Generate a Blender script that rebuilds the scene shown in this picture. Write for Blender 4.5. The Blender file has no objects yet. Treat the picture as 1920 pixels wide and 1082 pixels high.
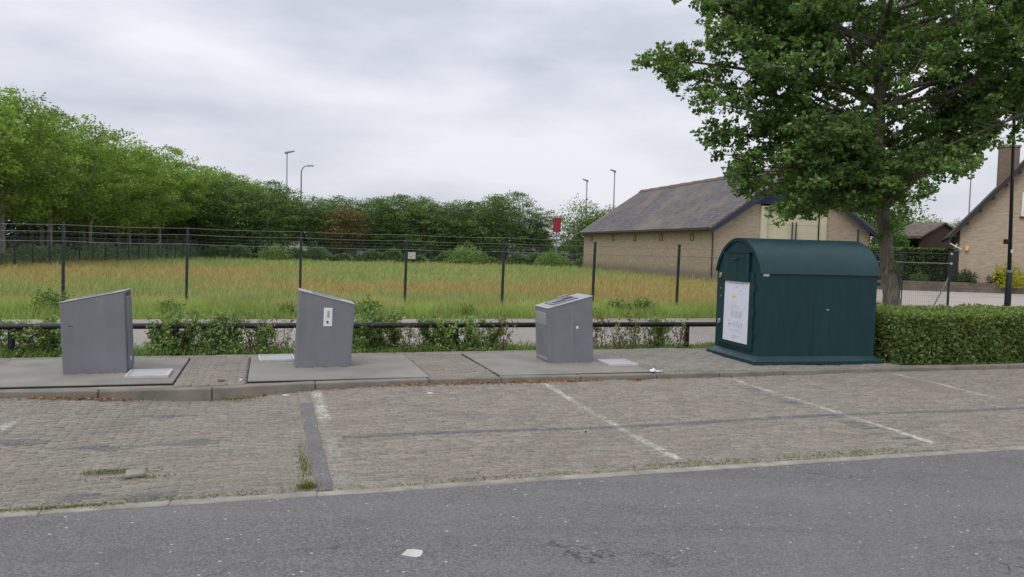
import bpy, math, random
import numpy as np
from mathutils import Vector, Matrix

# ------------------------------------------------------------------ camera, sky, sun, exposure
scene = bpy.context.scene
COL = scene.collection
FPX, CAMH = 1480.0, 1.85                      # focal length in pixels of a 1920 wide frame, eye height
PITCH, ROLL = math.atan(77 / FPX), math.radians(1.5)
fwd = Vector((0, math.cos(PITCH), -math.sin(PITCH)))
up0 = Vector((0, math.sin(PITCH), math.cos(PITCH)))
rgt = math.cos(ROLL) * Vector((1, 0, 0)) + math.sin(ROLL) * up0
upv = math.cos(ROLL) * up0 - math.sin(ROLL) * Vector((1, 0, 0))
cam_data = bpy.data.cameras.new('camera')
cam = bpy.data.objects.new('camera', cam_data)
COL.objects.link(cam)
cam_data.sensor_width = 36.0
cam_data.lens = FPX / 1920 * 36.0
cam_data.clip_end = 3000
m = Matrix.Identity(4)
for i in range(3):
    m[i][0], m[i][1], m[i][2] = rgt[i], upv[i], -fwd[i]
m[2][3] = CAMH
cam.matrix_world = m
scene.camera = cam

SUN_EL, SUN_AZ = 52.0, 215.0                  # behind the camera, to the left; veiled by cloud
world = bpy.data.worlds.new('World')
scene.world = world
world.use_nodes = True
wn, wl = world.node_tree.nodes, world.node_tree.links
wn.clear()
def W(kind, **kw):
    n = wn.new(kind)
    for k, v in kw.items():
        setattr(n, k, v)
    return n
wout = W('ShaderNodeOutputWorld')
sky = W('ShaderNodeTexSky', sky_type='NISHITA')
sky.sun_disc = False
sky.sun_elevation = math.radians(SUN_EL)
sky.sun_rotation = math.radians(SUN_AZ)
bg_sky = W('ShaderNodeBackground'); bg_sky.inputs[1].default_value = 0.10
wl.new(sky.outputs[0], bg_sky.inputs[0])
tc = W('ShaderNodeTexCoord')
sep = W('ShaderNodeSeparateXYZ'); wl.new(tc.outputs['Generated'], sep.inputs[0])
def wmath(op, a, b=None, clamp=False):
    n = W('ShaderNodeMath', operation=op); n.use_clamp = clamp
    for i, x in enumerate((a, b)):
        if x is None: continue
        if isinstance(x, (int, float)): n.inputs[i].default_value = x
        else: wl.new(x, n.inputs[i])
    return n.outputs[0]
zc = wmath('MAXIMUM', sep.outputs[2], 0.0)
mp = W('ShaderNodeMapping'); wl.new(tc.outputs['Generated'], mp.inputs[0])
mp.inputs['Rotation'].default_value = (0, math.radians(-11), 0); mp.inputs['Scale'].default_value = (1.0, 1.0, 3.4)
mp.inputs['Location'].default_value = (3.4, 1.7, .35)
n1 = W('ShaderNodeTexNoise'); n1.inputs['Scale'].default_value = 2.4; n1.inputs['Detail'].default_value = 8
n1.inputs['Roughness'].default_value = 0.52; n1.inputs['Distortion'].default_value = 0.12
wl.new(mp.outputs[0], n1.inputs['Vector'])
ramp = W('ShaderNodeValToRGB')
ramp.color_ramp.elements[0].position = 0.36; ramp.color_ramp.elements[0].color = (0.52, 0.545, 0.625, 1)
ramp.color_ramp.elements[1].position = 0.64; ramp.color_ramp.elements[1].color = (0.79, 0.80, 0.855, 1)
e = ramp.color_ramp.elements.new(0.5); e.color = (0.665, 0.68, 0.75, 1)
wl.new(n1.outputs[0], ramp.inputs[0])
grad = wmath('ADD', wmath('MULTIPLY', zc, 0.68), 0.98)       # overcast: the zenith is about twice the horizon
vm = W('ShaderNodeVectorMath', operation='SCALE')
wl.new(ramp.outputs[0], vm.inputs[0]); wl.new(grad, vm.inputs['Scale'])
bg_cloud = W('ShaderNodeBackground'); wl.new(vm.outputs[0], bg_cloud.inputs[0]); bg_cloud.inputs[1].default_value = 1.0
wmix = W('ShaderNodeMixShader'); wmix.inputs[0].default_value = 0.93
wl.new(bg_sky.outputs[0], wmix.inputs[1]); wl.new(bg_cloud.outputs[0], wmix.inputs[2])
wl.new(wmix.outputs[0], wout.inputs[0])

sun_data = bpy.data.lights.new('sun', 'SUN')
sun_data.energy = 1.5; sun_data.angle = math.radians(35); sun_data.color = (1.0, 0.96, 0.9)
sun = bpy.data.objects.new('sun', sun_data); COL.objects.link(sun)
el, az = math.radians(SUN_EL), math.radians(SUN_AZ)
sdir = Vector((math.sin(az) * math.cos(el), math.cos(az) * math.cos(el), math.sin(el)))
sun.rotation_euler = (-sdir).to_track_quat('-Z', 'Y').to_euler()

vs = scene.view_settings
vs.view_transform = 'Standard'; vs.look = 'None'; vs.gamma = 1.0; vs.exposure = 0.07
vs.use_curve_mapping = False
try:
    scene.cycles.use_denoising = True
    scene.cycles.max_bounces = 6; scene.cycles.transparent_max_bounces = 8
except Exception:
    pass

# ------------------------------------------------------------------ street frame: u along the kerb, v away from the camera
ANG = math.radians(17.2)
SO = Vector((-0.19, 10.62, 0)); SU = Vector((math.cos(ANG), math.sin(ANG), 0)); SV = Vector((-math.sin(ANG), math.cos(ANG), 0))
def S(u, v, z=0.0):
    return SO + SU * u + SV * v + Vector((0, 0, z))
NSO, NSU, NSV = np.array(SO), np.array(SU), np.array(SV)
def Snp(u, v, z):
    u, v, z = np.broadcast_arrays(np.asarray(u, float), np.asarray(v, float), np.asarray(z, float))
    p = NSO + u[..., None] * NSU + v[..., None] * NSV
    p = p.copy(); p[..., 2] += z
    return p
NF, NR, NU = np.array(fwd), np.array(rgt), np.array(upv)
def in_view(p, mx=1.0):
    d = np.asarray(p) - np.array([0, 0, CAMH])
    dep = d @ NF
    x = FPX * (d @ NR) / dep / 960; y = FPX * (d @ NU) / dep / 541
    return (dep > .3) & (abs(x) < mx) & (abs(y) < mx), dep
rng = np.random.default_rng(7)
random.seed(7)

LINES = [-8.3, -5.35, .565, 3.42, 6.3, 9.2]          # white bay lines, along u
# ------------------------------------------------------------------ material helpers
def new_mat(name):
    mt = bpy.data.materials.new(name); mt.use_nodes = True
    nt = mt.node_tree; nt.nodes.clear()
    out = nt.nodes.new('ShaderNodeOutputMaterial')
    return mt, nt, out
class NT:
    def __init__(s, nt): s.nt = nt; s.n = nt.nodes; s.l = nt.links
    def node(s, kind, inputs=None, **kw):
        n = s.n.new(kind)
        for k, v in kw.items(): setattr(n, k, v)
        for k, v in (inputs or {}).items():
            if isinstance(v, bpy.types.NodeSocket): s.l.new(v, n.inputs[k])
            else: n.inputs[k].default_value = v
        return n
    def noise(s, vec, scale, detail=4, rough=.55):
        return s.node('ShaderNodeTexNoise', {'Vector': vec, 'Scale': scale, 'Detail': detail, 'Roughness': rough}).outputs[0]
    def mixc(s, fac, a, b, blend='MIX'):
        n = s.node('ShaderNodeMix', data_type='RGBA', blend_type=blend)
        for k, v in ((0, fac), (6, a), (7, b)):
            if isinstance(v, bpy.types.NodeSocket): s.l.new(v, n.inputs[k])
            else: n.inputs[k].default_value = v if k == 0 else (*v[:3], 1)
        return n.outputs[2]
    def ramp(s, v, lo, hi, a=0.0, b=1.0):
        n = s.node('ShaderNodeMapRange', {0: v, 1: lo, 2: hi, 3: a, 4: b}); n.clamp = True
        return n.outputs[0]
    def math(s, op, a, b=0.0):
        return s.node('ShaderNodeMath', {0: a, 1: b}, operation=op).outputs[0]
    def bump(s, h, strength=.3, dist=.01):
        return s.node('ShaderNodeBump', {'Height': h, 'Strength': strength, 'Distance': dist}).outputs[0]
    def coord(s, which='Object'):
        return s.node('ShaderNodeTexCoord').outputs[which]
    def geo(s):
        return s.node('ShaderNodeNewGeometry').outputs['Position']
    def bsdf(s, out, color, rough=.8, normal=None, metal=0.0, spec=.5):
        b = s.node('ShaderNodeBsdfPrincipled', {'Base Color': color if isinstance(color, bpy.types.NodeSocket) else (*color[:3], 1),
                                                'Roughness': rough, 'Metallic': metal, 'Specular IOR Level': spec})
        if normal is not None: s.l.new(normal, b.inputs['Normal'])
        s.l.new(b.outputs[0], out.inputs[0])
        return b

def plain(name, col, rough=.6, var=.25, scale=6.0, bump=.08, metal=0.0, spec=.4, dirt=None, fine=120.0):
    mt, nt, out = new_mat(name); t = NT(nt); p = t.geo()
    n1 = t.noise(p, scale, 5); n2 = t.noise(p, fine, 3)
    dark = tuple(c * (1 - var) for c in col); light = tuple(min(1, c * (1 + var)) for c in col)
    c = t.mixc(t.ramp(n1, .3, .7), dark, light)
    c = t.mixc(t.ramp(n2, .35, .7, 0, .35), c, tuple(x * .7 for x in col))
    if dirt: c = t.mixc(t.ramp(t.noise(p, scale * .45, 6, .65), .5, .72, 0, .75), c, dirt)
    rg = t.ramp(n1, .3, .7, max(.05, rough - .08), min(1, rough + .08))
    b = t.bsdf(out, c, .5, t.bump(n2, bump, .004) if bump else None, metal, spec)
    t.l.new(rg, b.inputs['Roughness'])
    return mt

def coated(name, col, stain, rough=.45, spec=.4, amt=.5):
    """painted sheet steel: faint run-off streaks, scuffs and water spots"""
    mt, nt, out = new_mat(name); t = NT(nt); o = t.coord('Object'); p = t.geo()
    st = t.noise(t.node('ShaderNodeMapping', {'Vector': o, 'Scale': (11, 11, .8)}).outputs[0], 1.0, 5, .6)
    bl = t.noise(p, 2.6, 5, .6); sp = t.noise(p, 70, 3, .6)
    sc = t.noise(t.node('ShaderNodeMapping', {'Vector': o, 'Rotation': (.3, .5, .4), 'Scale': (4, 4, 55)}).outputs[0], 3.0, 2, .5)
    c = t.mixc(t.ramp(bl, .3, .7), tuple(x * .9 for x in col), tuple(min(1, x * 1.12) for x in col))
    c = t.mixc(t.math('MULTIPLY', t.ramp(st, .5, .68, 0, amt), t.ramp(bl, .35, .6, .25, 1)), c, stain)
    c = t.mixc(t.ramp(st, .42, .3, 0, amt * .45), c, tuple(x * .72 for x in col))
    c = t.mixc(t.ramp(sp, .62, .72, 0, amt * .6), c, stain)
    c = t.mixc(t.ramp(sc, .7, .74, 0, amt * .7), c, tuple(min(1, x * 1.9 + .02) for x in col))
    b = t.bsdf(out, c, rough, t.bump(t.math('ADD', bl, t.math('MULTIPLY', sp, .1)), .06, .02), spec=spec)
    t.l.new(t.ramp(st, .3, .7, max(.1, rough - .1), rough + .15), b.inputs['Roughness'])
    return mt
def leaf_mat(name, trans=.35, rough=.55):
    mt, nt, out = new_mat(name); t = NT(nt)
    a = t.node('ShaderNodeAttribute', attribute_name='Col').outputs['Color']
    d = t.node('ShaderNodeBsdfPrincipled', {'Base Color': a, 'Roughness': rough, 'Specular IOR Level': .3})
    tr = t.node('ShaderNodeBsdfTranslucent', {'Color': t.mixc(1.0, a, (1.25, 1.25, .6), 'MULTIPLY')})
    mx = t.node('ShaderNodeMixShader', {0: trans}); t.l.new(d.outputs[0], mx.inputs[1]); t.l.new(tr.outputs[0], mx.inputs[2])
    t.l.new(mx.outputs[0], out.inputs[0])
    return mt

def attr_mat(name, source, rough=.9):
    """stone or brick whose own colour comes per piece (attribute or object colour), with grit on top"""
    mt, nt, out = new_mat(name); t = NT(nt); p = t.geo()
    if source == 'attr': a = t.node('ShaderNodeAttribute', attribute_name='Col').outputs['Color']
    else: a = t.node('ShaderNodeObjectInfo').outputs['Color']
    g = t.noise(p, 260, 3, .7); g2 = t.noise(p, 35, 5, .65); big = t.noise(p, 1.1, 5)
    c = t.mixc(t.ramp(g, .35, .65), t.mixc(1.0, a, (.62, .61, .6), 'MULTIPLY'), t.mixc(1.0, a, (1.3, 1.3, 1.3), 'MULTIPLY'))
    c = t.mixc(t.ramp(g2, .5, .66, 0, .72), c, (.105, .095, .08))
    c = t.mixc(t.ramp(g2, .48, .32, 0, .55), c, (.41, .385, .34))
    c = t.mixc(t.ramp(big, .5, .72, 0, .4), c, (.16, .14, .115))
    c = t.mixc(t.ramp(t.noise(p, 2.3, 6, .7), .58, .72, 0, .35), c, (.17, .18, .1))
    g3 = t.noise(p, 95, 3, .75)
    c = t.mixc(t.ramp(g3, .42, .6, 0, .5), c, (.12, .108, .09)); c = t.mixc(t.ramp(g3, .44, .3, 0, .5), c, (.42, .395, .35))
    # worn bay paint and the bitumen seam, laid out along the kerb direction
    def dot(ax): return t.node('ShaderNodeVectorMath', {0: t.node('ShaderNodeVectorMath', {0: p, 1: tuple(SO)}, operation='SUBTRACT').outputs[0], 1: tuple(ax)}, operation='DOT_PRODUCT').outputs['Value']
    us, vs2 = dot(SU), dot(SV)
    wob = t.math('MULTIPLY', t.math('SUBTRACT', t.noise(p, 13, 4, .7), .5), .11)
    wear = t.noise(p, 24, 5, .7); wear2 = t.noise(p, 1.6, 3)
    inv = t.math('MULTIPLY', t.math('GREATER_THAN', vs2, -4.0), t.math('LESS_THAN', vs2, -.36))
    def band(x, c0, hw, soft=.012): return t.ramp(t.math('ABSOLUTE', t.math('SUBTRACT', t.math('ADD', x, wob), c0)), hw + soft, hw - soft)
    tot = None
    for L in LINES + [-2.385]:
        bnd = band(us, L, .042 if L != -2.385 else .055, .02)
        if L == -2.385: bnd = t.math('MULTIPLY', bnd, t.ramp(vs2, -2.3, -1.4, .28, 1.0))
        if L == -5.35: bnd = t.math('MULTIPLY', bnd, t.ramp(vs2, -1.3, -1.6))
        if L == 6.3: bnd = t.math('MULTIPLY', bnd, t.ramp(vs2, -2.3, -1.7))
        tot = bnd if tot is None else t.math('MAXIMUM', tot, bnd)
    wearm = t.math('MULTIPLY', t.ramp(wear, .36, .56, .92, .15), t.ramp(wear2, .4, .56, .22, 1.0))
    c = t.mixc(t.math('MULTIPLY', t.math('MULTIPLY', tot, inv), wearm), c, (.68, .67, .64))
    seam = t.math('MULTIPLY', band(vs2, -2.72, .058, .025), t.math('GREATER_THAN', us, -2.28))
    c = t.mixc(t.math('MULTIPLY', seam, t.ramp(wear, .4, .62, .9, .4)), c, (.1, .098, .11))
    t.bsdf(out, c, rough, t.bump(t.math('ADD', g, t.math('ADD', g2, g3)), .6, .006), spec=.25)
    return mt

MAT = {}
def make_materials():
    # asphalt with aggregate
    mt, nt, out = new_mat('asphalt'); t = NT(nt); p = t.geo()
    v = t.node('ShaderNodeTexVoronoi', {'Vector': p, 'Scale': 85.0, 'Randomness': 1.0}); cellc = v.outputs['Color']
    sepc = t.node('ShaderNodeSeparateColor', {0: cellc}).outputs[0]
    c = t.mixc(t.ramp(sepc, .05, .95), (.085, .084, .085), (.225, .222, .22))
    c = t.mixc(t.ramp(v.outputs['Distance'], .38, .62, 0, .6), c, (.085, .085, .087))
    v2 = t.node('ShaderNodeTexVoronoi', {'Vector': p, 'Scale': 26.0}); s2 = t.node('ShaderNodeSeparateColor', {0: v2.outputs['Color']}).outputs[1]
    spot = t.math('MULTIPLY', t.math('GREATER_THAN', s2, .955), t.math('LESS_THAN', v2.outputs['Distance'], .24))
    c = t.mixc(spot, c, (.5, .49, .46))
    c = t.mixc(t.ramp(t.noise(p, .7, 6, .6), .4, .68, 0, .35), c, (.17, .166, .162))
    c = t.mixc(t.ramp(t.noise(p, 1.9, 6, .65), .54, .7, 0, .4), c, (.085, .083, .085))
    # wheel-worn bands along the road, smudges, hairline cracks
    al = t.node('ShaderNodeMapping', {'Vector': p, 'Rotation': (0, 0, -ANG), 'Scale': (.12, 1.3, 1)}).outputs[0]
    c = t.mixc(t.ramp(t.noise(al, 1.0, 5, .6), .45, .68, 0, .4), c, (.195, .192, .188))
    c = t.mixc(t.ramp(t.noise(al, 2.3, 5, .65), .55, .72, 0, .45), c, (.095, .094, .098))
    warp = t.node('ShaderNodeVectorMath', {0: p, 1: t.node('ShaderNodeTexNoise', {'Vector': p, 'Scale': 2.5, 'Detail': 4.0}).outputs['Color']}, operation='ADD').outputs[0]
    vc = t.node('ShaderNodeTexVoronoi', {'Vector': warp, 'Scale': .55}, feature='DISTANCE_TO_EDGE').outputs['Distance']
    ck = t.math('MULTIPLY', t.ramp(vc, .007, .002), t.ramp(t.noise(p, .6, 3), .5, .6, 0, .8))
    c = t.mixc(ck, c, (.04, .04, .042))
    h = t.math('SUBTRACT', sepc, v.outputs['Distance'])
    t.bsdf(out, c, .82, t.bump(h, .5, .006), spec=.35); MAT['asphalt'] = mt
    MAT['brick_attr'] = attr_mat('paving_brick', 'attr')
    MAT['brick_obj'] = attr_mat('paving_brick_single', 'obj')
    MAT['joint'] = plain('joint_sand', (.225, .2, .165), .95, .4, 3, .5, dirt=(.12, .125, .06), fine=200)
    MAT['soil'] = plain('soil', (.13, .105, .075), .95, .45, 3, .8, dirt=(.07, .1, .03), fine=60)
    MAT['ground'] = plain('far_grass_ground', (.085, .115, .04), .95, .4, .6, .3, dirt=(.16, .13, .06), fine=8)
    MAT['steel_plate'] = plain('weathered_plate', (.235, .223, .197), .75, .18, 1.7, .3, dirt=(.145, .134, .112), fine=240)
    MAT['dark_gap'] = plain('dark_gap', (.02, .02, .02), .9, .2)
    MAT['kerb'] = plain('kerb_concrete', (.2, .182, .153), .92, .25, 3.5, .6, dirt=(.095, .086, .07), fine=160)
    MAT['edging'] = plain('edging_concrete', (.285, .265, .228), .92, .35, 5, .5, dirt=(.15, .137, .11), fine=150)
    MAT['column'] = coated('grey_coated_steel', (.166, .172, .19), (.22, .22, .222), .5, .4, .28)
    MAT['column_light'] = plain('grey_lid_metal', (.34, .345, .365), .38, .12, 4, .05, metal=.3, fine=60)
    MAT['column_seam'] = plain('seam_dark', (.06, .063, .07), .7, .1)
    MAT['galv'] = plain('galvanised_frame', (.53, .52, .49), .5, .12, 9, .1, metal=.15, dirt=(.45, .42, .36))
    MAT['hatch'] = plain('hatch_inlay', (.38, .39, .42), .55, .12, 14, .1, fine=70)
    MAT['white_plastic'] = plain('white_plate', (.72, .72, .72), .5, .06, 20, .03)
    MAT['black'] = plain('black_rubber', (.015, .015, .016), .6, .2)
    MAT['info'] = plain('faded_info_panel', (.3, .325, .31), .35, .15, 9, .03, dirt=(.2, .22, .21))
    MAT['green_box'] = coated('dark_green_coating', (.0065, .034, .04), (.02, .05, .055), .36, .34, .2)
    MAT['brass'] = plain('brass_lock', (.6, .55, .36), .35, .15, 30, .05, metal=.8)
    MAT['poster'] = plain('poster_paper', (.66, .67, .76), .6, .03, 5, 0)
    MAT['ink'] = plain('poster_ink', (.3, .3, .37), .7, .2)
    MAT['ink_yellow'] = plain('poster_yellow', (.75, .6, .2), .7, .1)
    MAT['rail'] = plain('black_painted_steel', (.014, .014, .02), .45, .35, 14, .1, spec=.45)
    MAT['post_green'] = plain('dark_green_post', (.018, .032, .03), .5, .3, 10, .1)
    MAT['wire'] = plain('wire_green', (.035, .05, .05), .5, .2)
    MAT['wire_light'] = plain('wire_zinc', (.2, .22, .23), .45, .2, metal=.3)
    # walls
    def brickwall(name, c1, c2, mortar, sc, base_dark):
        mt, nt, out = new_mat(name); t = NT(nt); o = t.coord('Object')
        s = t.node('ShaderNodeSeparateXYZ', {0: o})
        geo = t.node('ShaderNodeNewGeometry')
        nrm = t.node('ShaderNodeVectorTransform', {0: geo.outputs['Normal']}, vector_type='NORMAL', convert_from='WORLD', convert_to='OBJECT').outputs[0]
        ax = t.node('ShaderNodeSeparateXYZ', {0: nrm})
        useY = t.math('GREATER_THAN', t.math('ABSOLUTE', ax.outputs[0]), .7)
        h = t.node('ShaderNodeMix', {0: useY, 2: s.outputs[0], 3: s.outputs[1]}).outputs[0]
        cv = t.node('ShaderNodeCombineXYZ', {0: h, 1: s.outputs[2], 2: 0.0}).outputs[0]
        br = t.node('ShaderNodeTexBrick', {'Vector': cv, 'Color1': (*c1, 1), 'Color2': (*c2, 1), 'Mortar': (*mortar, 1), 'Scale': sc,
                    'Mortar Size': .012, 'Brick Width': .22, 'Row Height': .065, 'Bias': 0.0})
        n = t.noise(o, .55, 6, .6)
        c = t.mixc(t.ramp(n, .35, .7, 0, .3), br.outputs[0], tuple(x * .72 for x in c1))
        c = t.mixc(t.ramp(t.noise(cv, 9, 4), .4, .7, 0, .35), c, tuple(min(1, x * 1.18) for x in c2))
        rows = t.noise(t.node('ShaderNodeMapping', {'Vector': cv, 'Scale': (2.2, 9.0, 1)}).outputs[0], 1.0, 5, .7)
        c = t.mixc(t.ramp(rows, .48, .64, 0, .55), c, tuple(x * .55 for x in c1)); c = t.mixc(t.ramp(rows, .46, .34, 0, .4), c, tuple(min(1, x * 1.25) for x in c1))
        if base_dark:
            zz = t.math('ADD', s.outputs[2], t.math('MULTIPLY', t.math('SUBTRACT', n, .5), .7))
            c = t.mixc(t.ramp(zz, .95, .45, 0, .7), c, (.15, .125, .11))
        t.bsdf(out, c, .93, t.bump(br.outputs['Fac'], .3, -.01), spec=.2)
        return mt
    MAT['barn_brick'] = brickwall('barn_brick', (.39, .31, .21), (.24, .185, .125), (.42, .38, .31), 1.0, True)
    MAT['house_brick'] = brickwall('house_brick', (.43, .35, .26), (.37, .295, .215), (.36, .3, .23), 1.0, False)
    MAT['chimney_brick'] = brickwall('chimney_brick', (.22, .15, .11), (.17, .12, .09), (.2, .17, .14), 1.0, False)
    # slate roof
    mt, nt, out = new_mat('barn_slate'); t = NT(nt); o = t.coord('Object')
    br = t.node('ShaderNodeTexBrick', {'Vector': t.coord('UV'), 'Color1': (.16, .148, .15, 1), 'Color2': (.1, .093, .098, 1), 'Mortar': (.045, .042, .045, 1), 'Scale': 1.0,
                'Mortar Size': .02, 'Brick Width': .42, 'Row Height': .3, 'Bias': 0.1})
    c = t.mixc(t.ramp(t.noise(o, .35, 6, .65), .47, .64, 0, .6), br.outputs[0], (.21, .175, .115))
    c = t.mixc(t.ramp(t.noise(o, 2.2, 5, .7), .5, .72, 0, .4), c, (.07, .068, .075))
    t.bsdf(out, c, .85, t.bump(br.outputs['Fac'], .5, -.02), spec=.3); MAT['slate'] = mt
    MAT['ridge'] = plain('ridge_tile', (.165, .105, .075), .9, .35, 2, .4, dirt=(.11, .085, .06), fine=20)
    MAT['blue'] = plain('dark_blue_board', (.022, .032, .066), .6, .2, 2, .1)
    MAT['cream'] = plain('cream_door', (.52, .49, .34), .6, .08, .6, .05, dirt=(.42, .4, .28), fine=12)
    MAT['roof_dark'] = plain('dark_roof_tile', (.035, .03, .03), .8, .3, 4, .4, fine=15)
    MAT['shed_wood'] = plain('brown_shed_boards', (.075, .048, .034), .85, .3, 3, .3, fine=25)
    MAT['shed_roof'] = plain('mossy_shed_roof', (.12, .092, .075), .9, .4, 3, .6, dirt=(.2, .17, .13), fine=9)
    MAT['white_paint'] = plain('white_paint', (.75, .75, .74), .5, .05, 8, .02)
    MAT['glass'] = plain('window_glass', (.22, .25, .29), .08, .25, 1.2, 0, spec=.8)
    MAT['lamp_dark'] = plain('dark_lamp_post', (.018, .026, .026), .5, .3, 8, .1)
    MAT['lamp_grey'] = plain('grey_lamp_steel', (.23, .25, .28), .5, .15, 3, .05, metal=.2)
    MAT['drive'] = plain('driveway_paving', (.36, .32, .285), .9, .16, .6, .3, fine=14)
    # clinker road behind the rail
    mt, nt, out = new_mat('clinker_road'); t = NT(nt); p = t.geo()
    mpn = t.node('ShaderNodeMapping', {'Vector': p, 'Rotation': (0, 0, -ANG)})
    br = t.node('ShaderNodeTexBrick', {'Vector': mpn.outputs[0], 'Color1': (.31, .285, .26, 1), 'Color2': (.26, .238, .215, 1), 'Mortar': (.16, .14, .12, 1), 'Scale': 1.0,
                'Mortar Size': .008, 'Brick Width': .21, 'Row Height': .105})
    c = t.mixc(t.ramp(t.noise(p, .8, 6), .4, .7, 0, .4), br.outputs[0], (.34, .32, .295))
    c = t.mixc(t.ramp(t.noise(p, 14, 4), .55, .75, 0, .5), c, (.19, .16, .13))
    t.bsdf(out, c, .9, t.bump(br.outputs['Fac'], .3, -.006), spec=.2); MAT['clinker'] = mt
    # bark
    def bark(name, a, b):
        mt, nt, out = new_mat(name); t = NT(nt); o = t.coord('Object')
        mpn = t.node('ShaderNodeMapping', {'Vector': o, 'Scale': (9, 9, 1.6)})
        n = t.noise(mpn.outputs[0], 2.2, 7, .65)
        c = t.mixc(t.ramp(n, .35, .68), a, b); c = t.mixc(t.ramp(t.noise(o, 1.7, 4), .5, .7, 0, .45), c, (.1, .115, .07))
        t.bsdf(out, c, .95, t.bump(n, .8, .03), spec=.15); return mt
    MAT['bark'] = bark('oak_bark', (.085, .072, .056), (.27, .24, .195))
    MAT['bark_pale'] = bark('pale_bark', (.2, .185, .15), (.42, .4, .34))
    MAT['stem'] = plain('thin_stem', (.12, .075, .05), .9, .3, 20, .1)
    MAT['leaf'] = leaf_mat('leaf', .42)
    MAT['leaf_dark'] = leaf_mat('leaf_dark', .3)
    MAT['grass'] = leaf_mat('grass_blade', .42, .7)
    MAT['litter_mat'] = attr_mat('litter_piece', 'attr')
    MAT['paper'] = plain('white_paper', (.72, .7, .78), .7, .08, 20, .1)
    MAT['red'] = plain('red_board', (.24, .02, .035), .5, .12, 1, .02)
    MAT['car_white'] = plain('white_car_paint', (.7, .71, .72), .3, .04, 2, 0, spec=.6)
    MAT['tyre'] = plain('tyre', (.02, .02, .02), .8, .2)
    MAT['yellow'] = plain('yellow_lamp', (.7, .5, .12), .5, .1)
    MAT['planter'] = plain('planter_wall', (.14, .115, .09), .9, .3, 2, .4, fine=18)
    # field soil under the grass
    mt, nt, out = new_mat('field_ground'); t = NT(nt); p = t.geo()
    c = t.mixc(t.ramp(t.noise(p, .16, 5, .6), .42, .6), (.21, .24, .085), (.32, .25, .12))
    c = t.mixc(t.ramp(t.noise(p, 5, 5), .4, .7, 0, .5), c, (.3, .25, .13))
    t.bsdf(out, c, .95, None, spec=.1); MAT['field'] = mt
make_materials()

# ------------------------------------------------------------------ object helpers
def link(o, parent=None):
    COL.objects.link(o)
    if parent is not None: o.parent = parent
    return o
def tag(o, label=None, cat=None, group=None, kind=None):
    if label: o['label'] = label
    if cat: o['category'] = cat
    if group: o['group'] = group
    if kind: o['kind'] = kind
    return o
def thing(name, label, cat, loc=(0, 0, 0), rz=0.0, group=None):
    o = bpy.data.objects.new(name, None); o.empty_display_size = .2
    o.location = loc; o.rotation_euler = (0, 0, rz)
    return tag(link(o), label, cat, group)
def np_mesh(name, verts, faces, cols=None, smooth=False):
    """faces: (M,k) integer array"""
    verts = np.asarray(verts, np.float32); faces = np.asarray(faces, np.int32)
    me = bpy.data.meshes.new(name); M, k = faces.shape
    me.vertices.add(len(verts)); me.vertices.foreach_set('co', verts.ravel())
    me.loops.add(M * k); me.loops.foreach_set('vertex_index', faces.ravel())
    me.polygons.add(M); me.polygons.foreach_set('loop_start', np.arange(0, M * k, k, dtype=np.int32))
    if smooth: me.polygons.foreach_set('use_smooth', np.ones(M, bool))
    if cols is not None:
        a = me.color_attributes.new('Col', 'FLOAT_COLOR', 'POINT')
        c = np.ones((len(verts), 4), np.float32); c[:, :3] = cols
        a.data.foreach_set('color', c.ravel())
    me.update(calc_edges=True)
    return me
def obj(name, me, mat, parent=None):
    if mat is not None and not me.materials:
        me.materials.append(MAT[mat] if isinstance(mat, str) else mat)
    return link(bpy.data.objects.new(name, me), parent)

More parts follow.
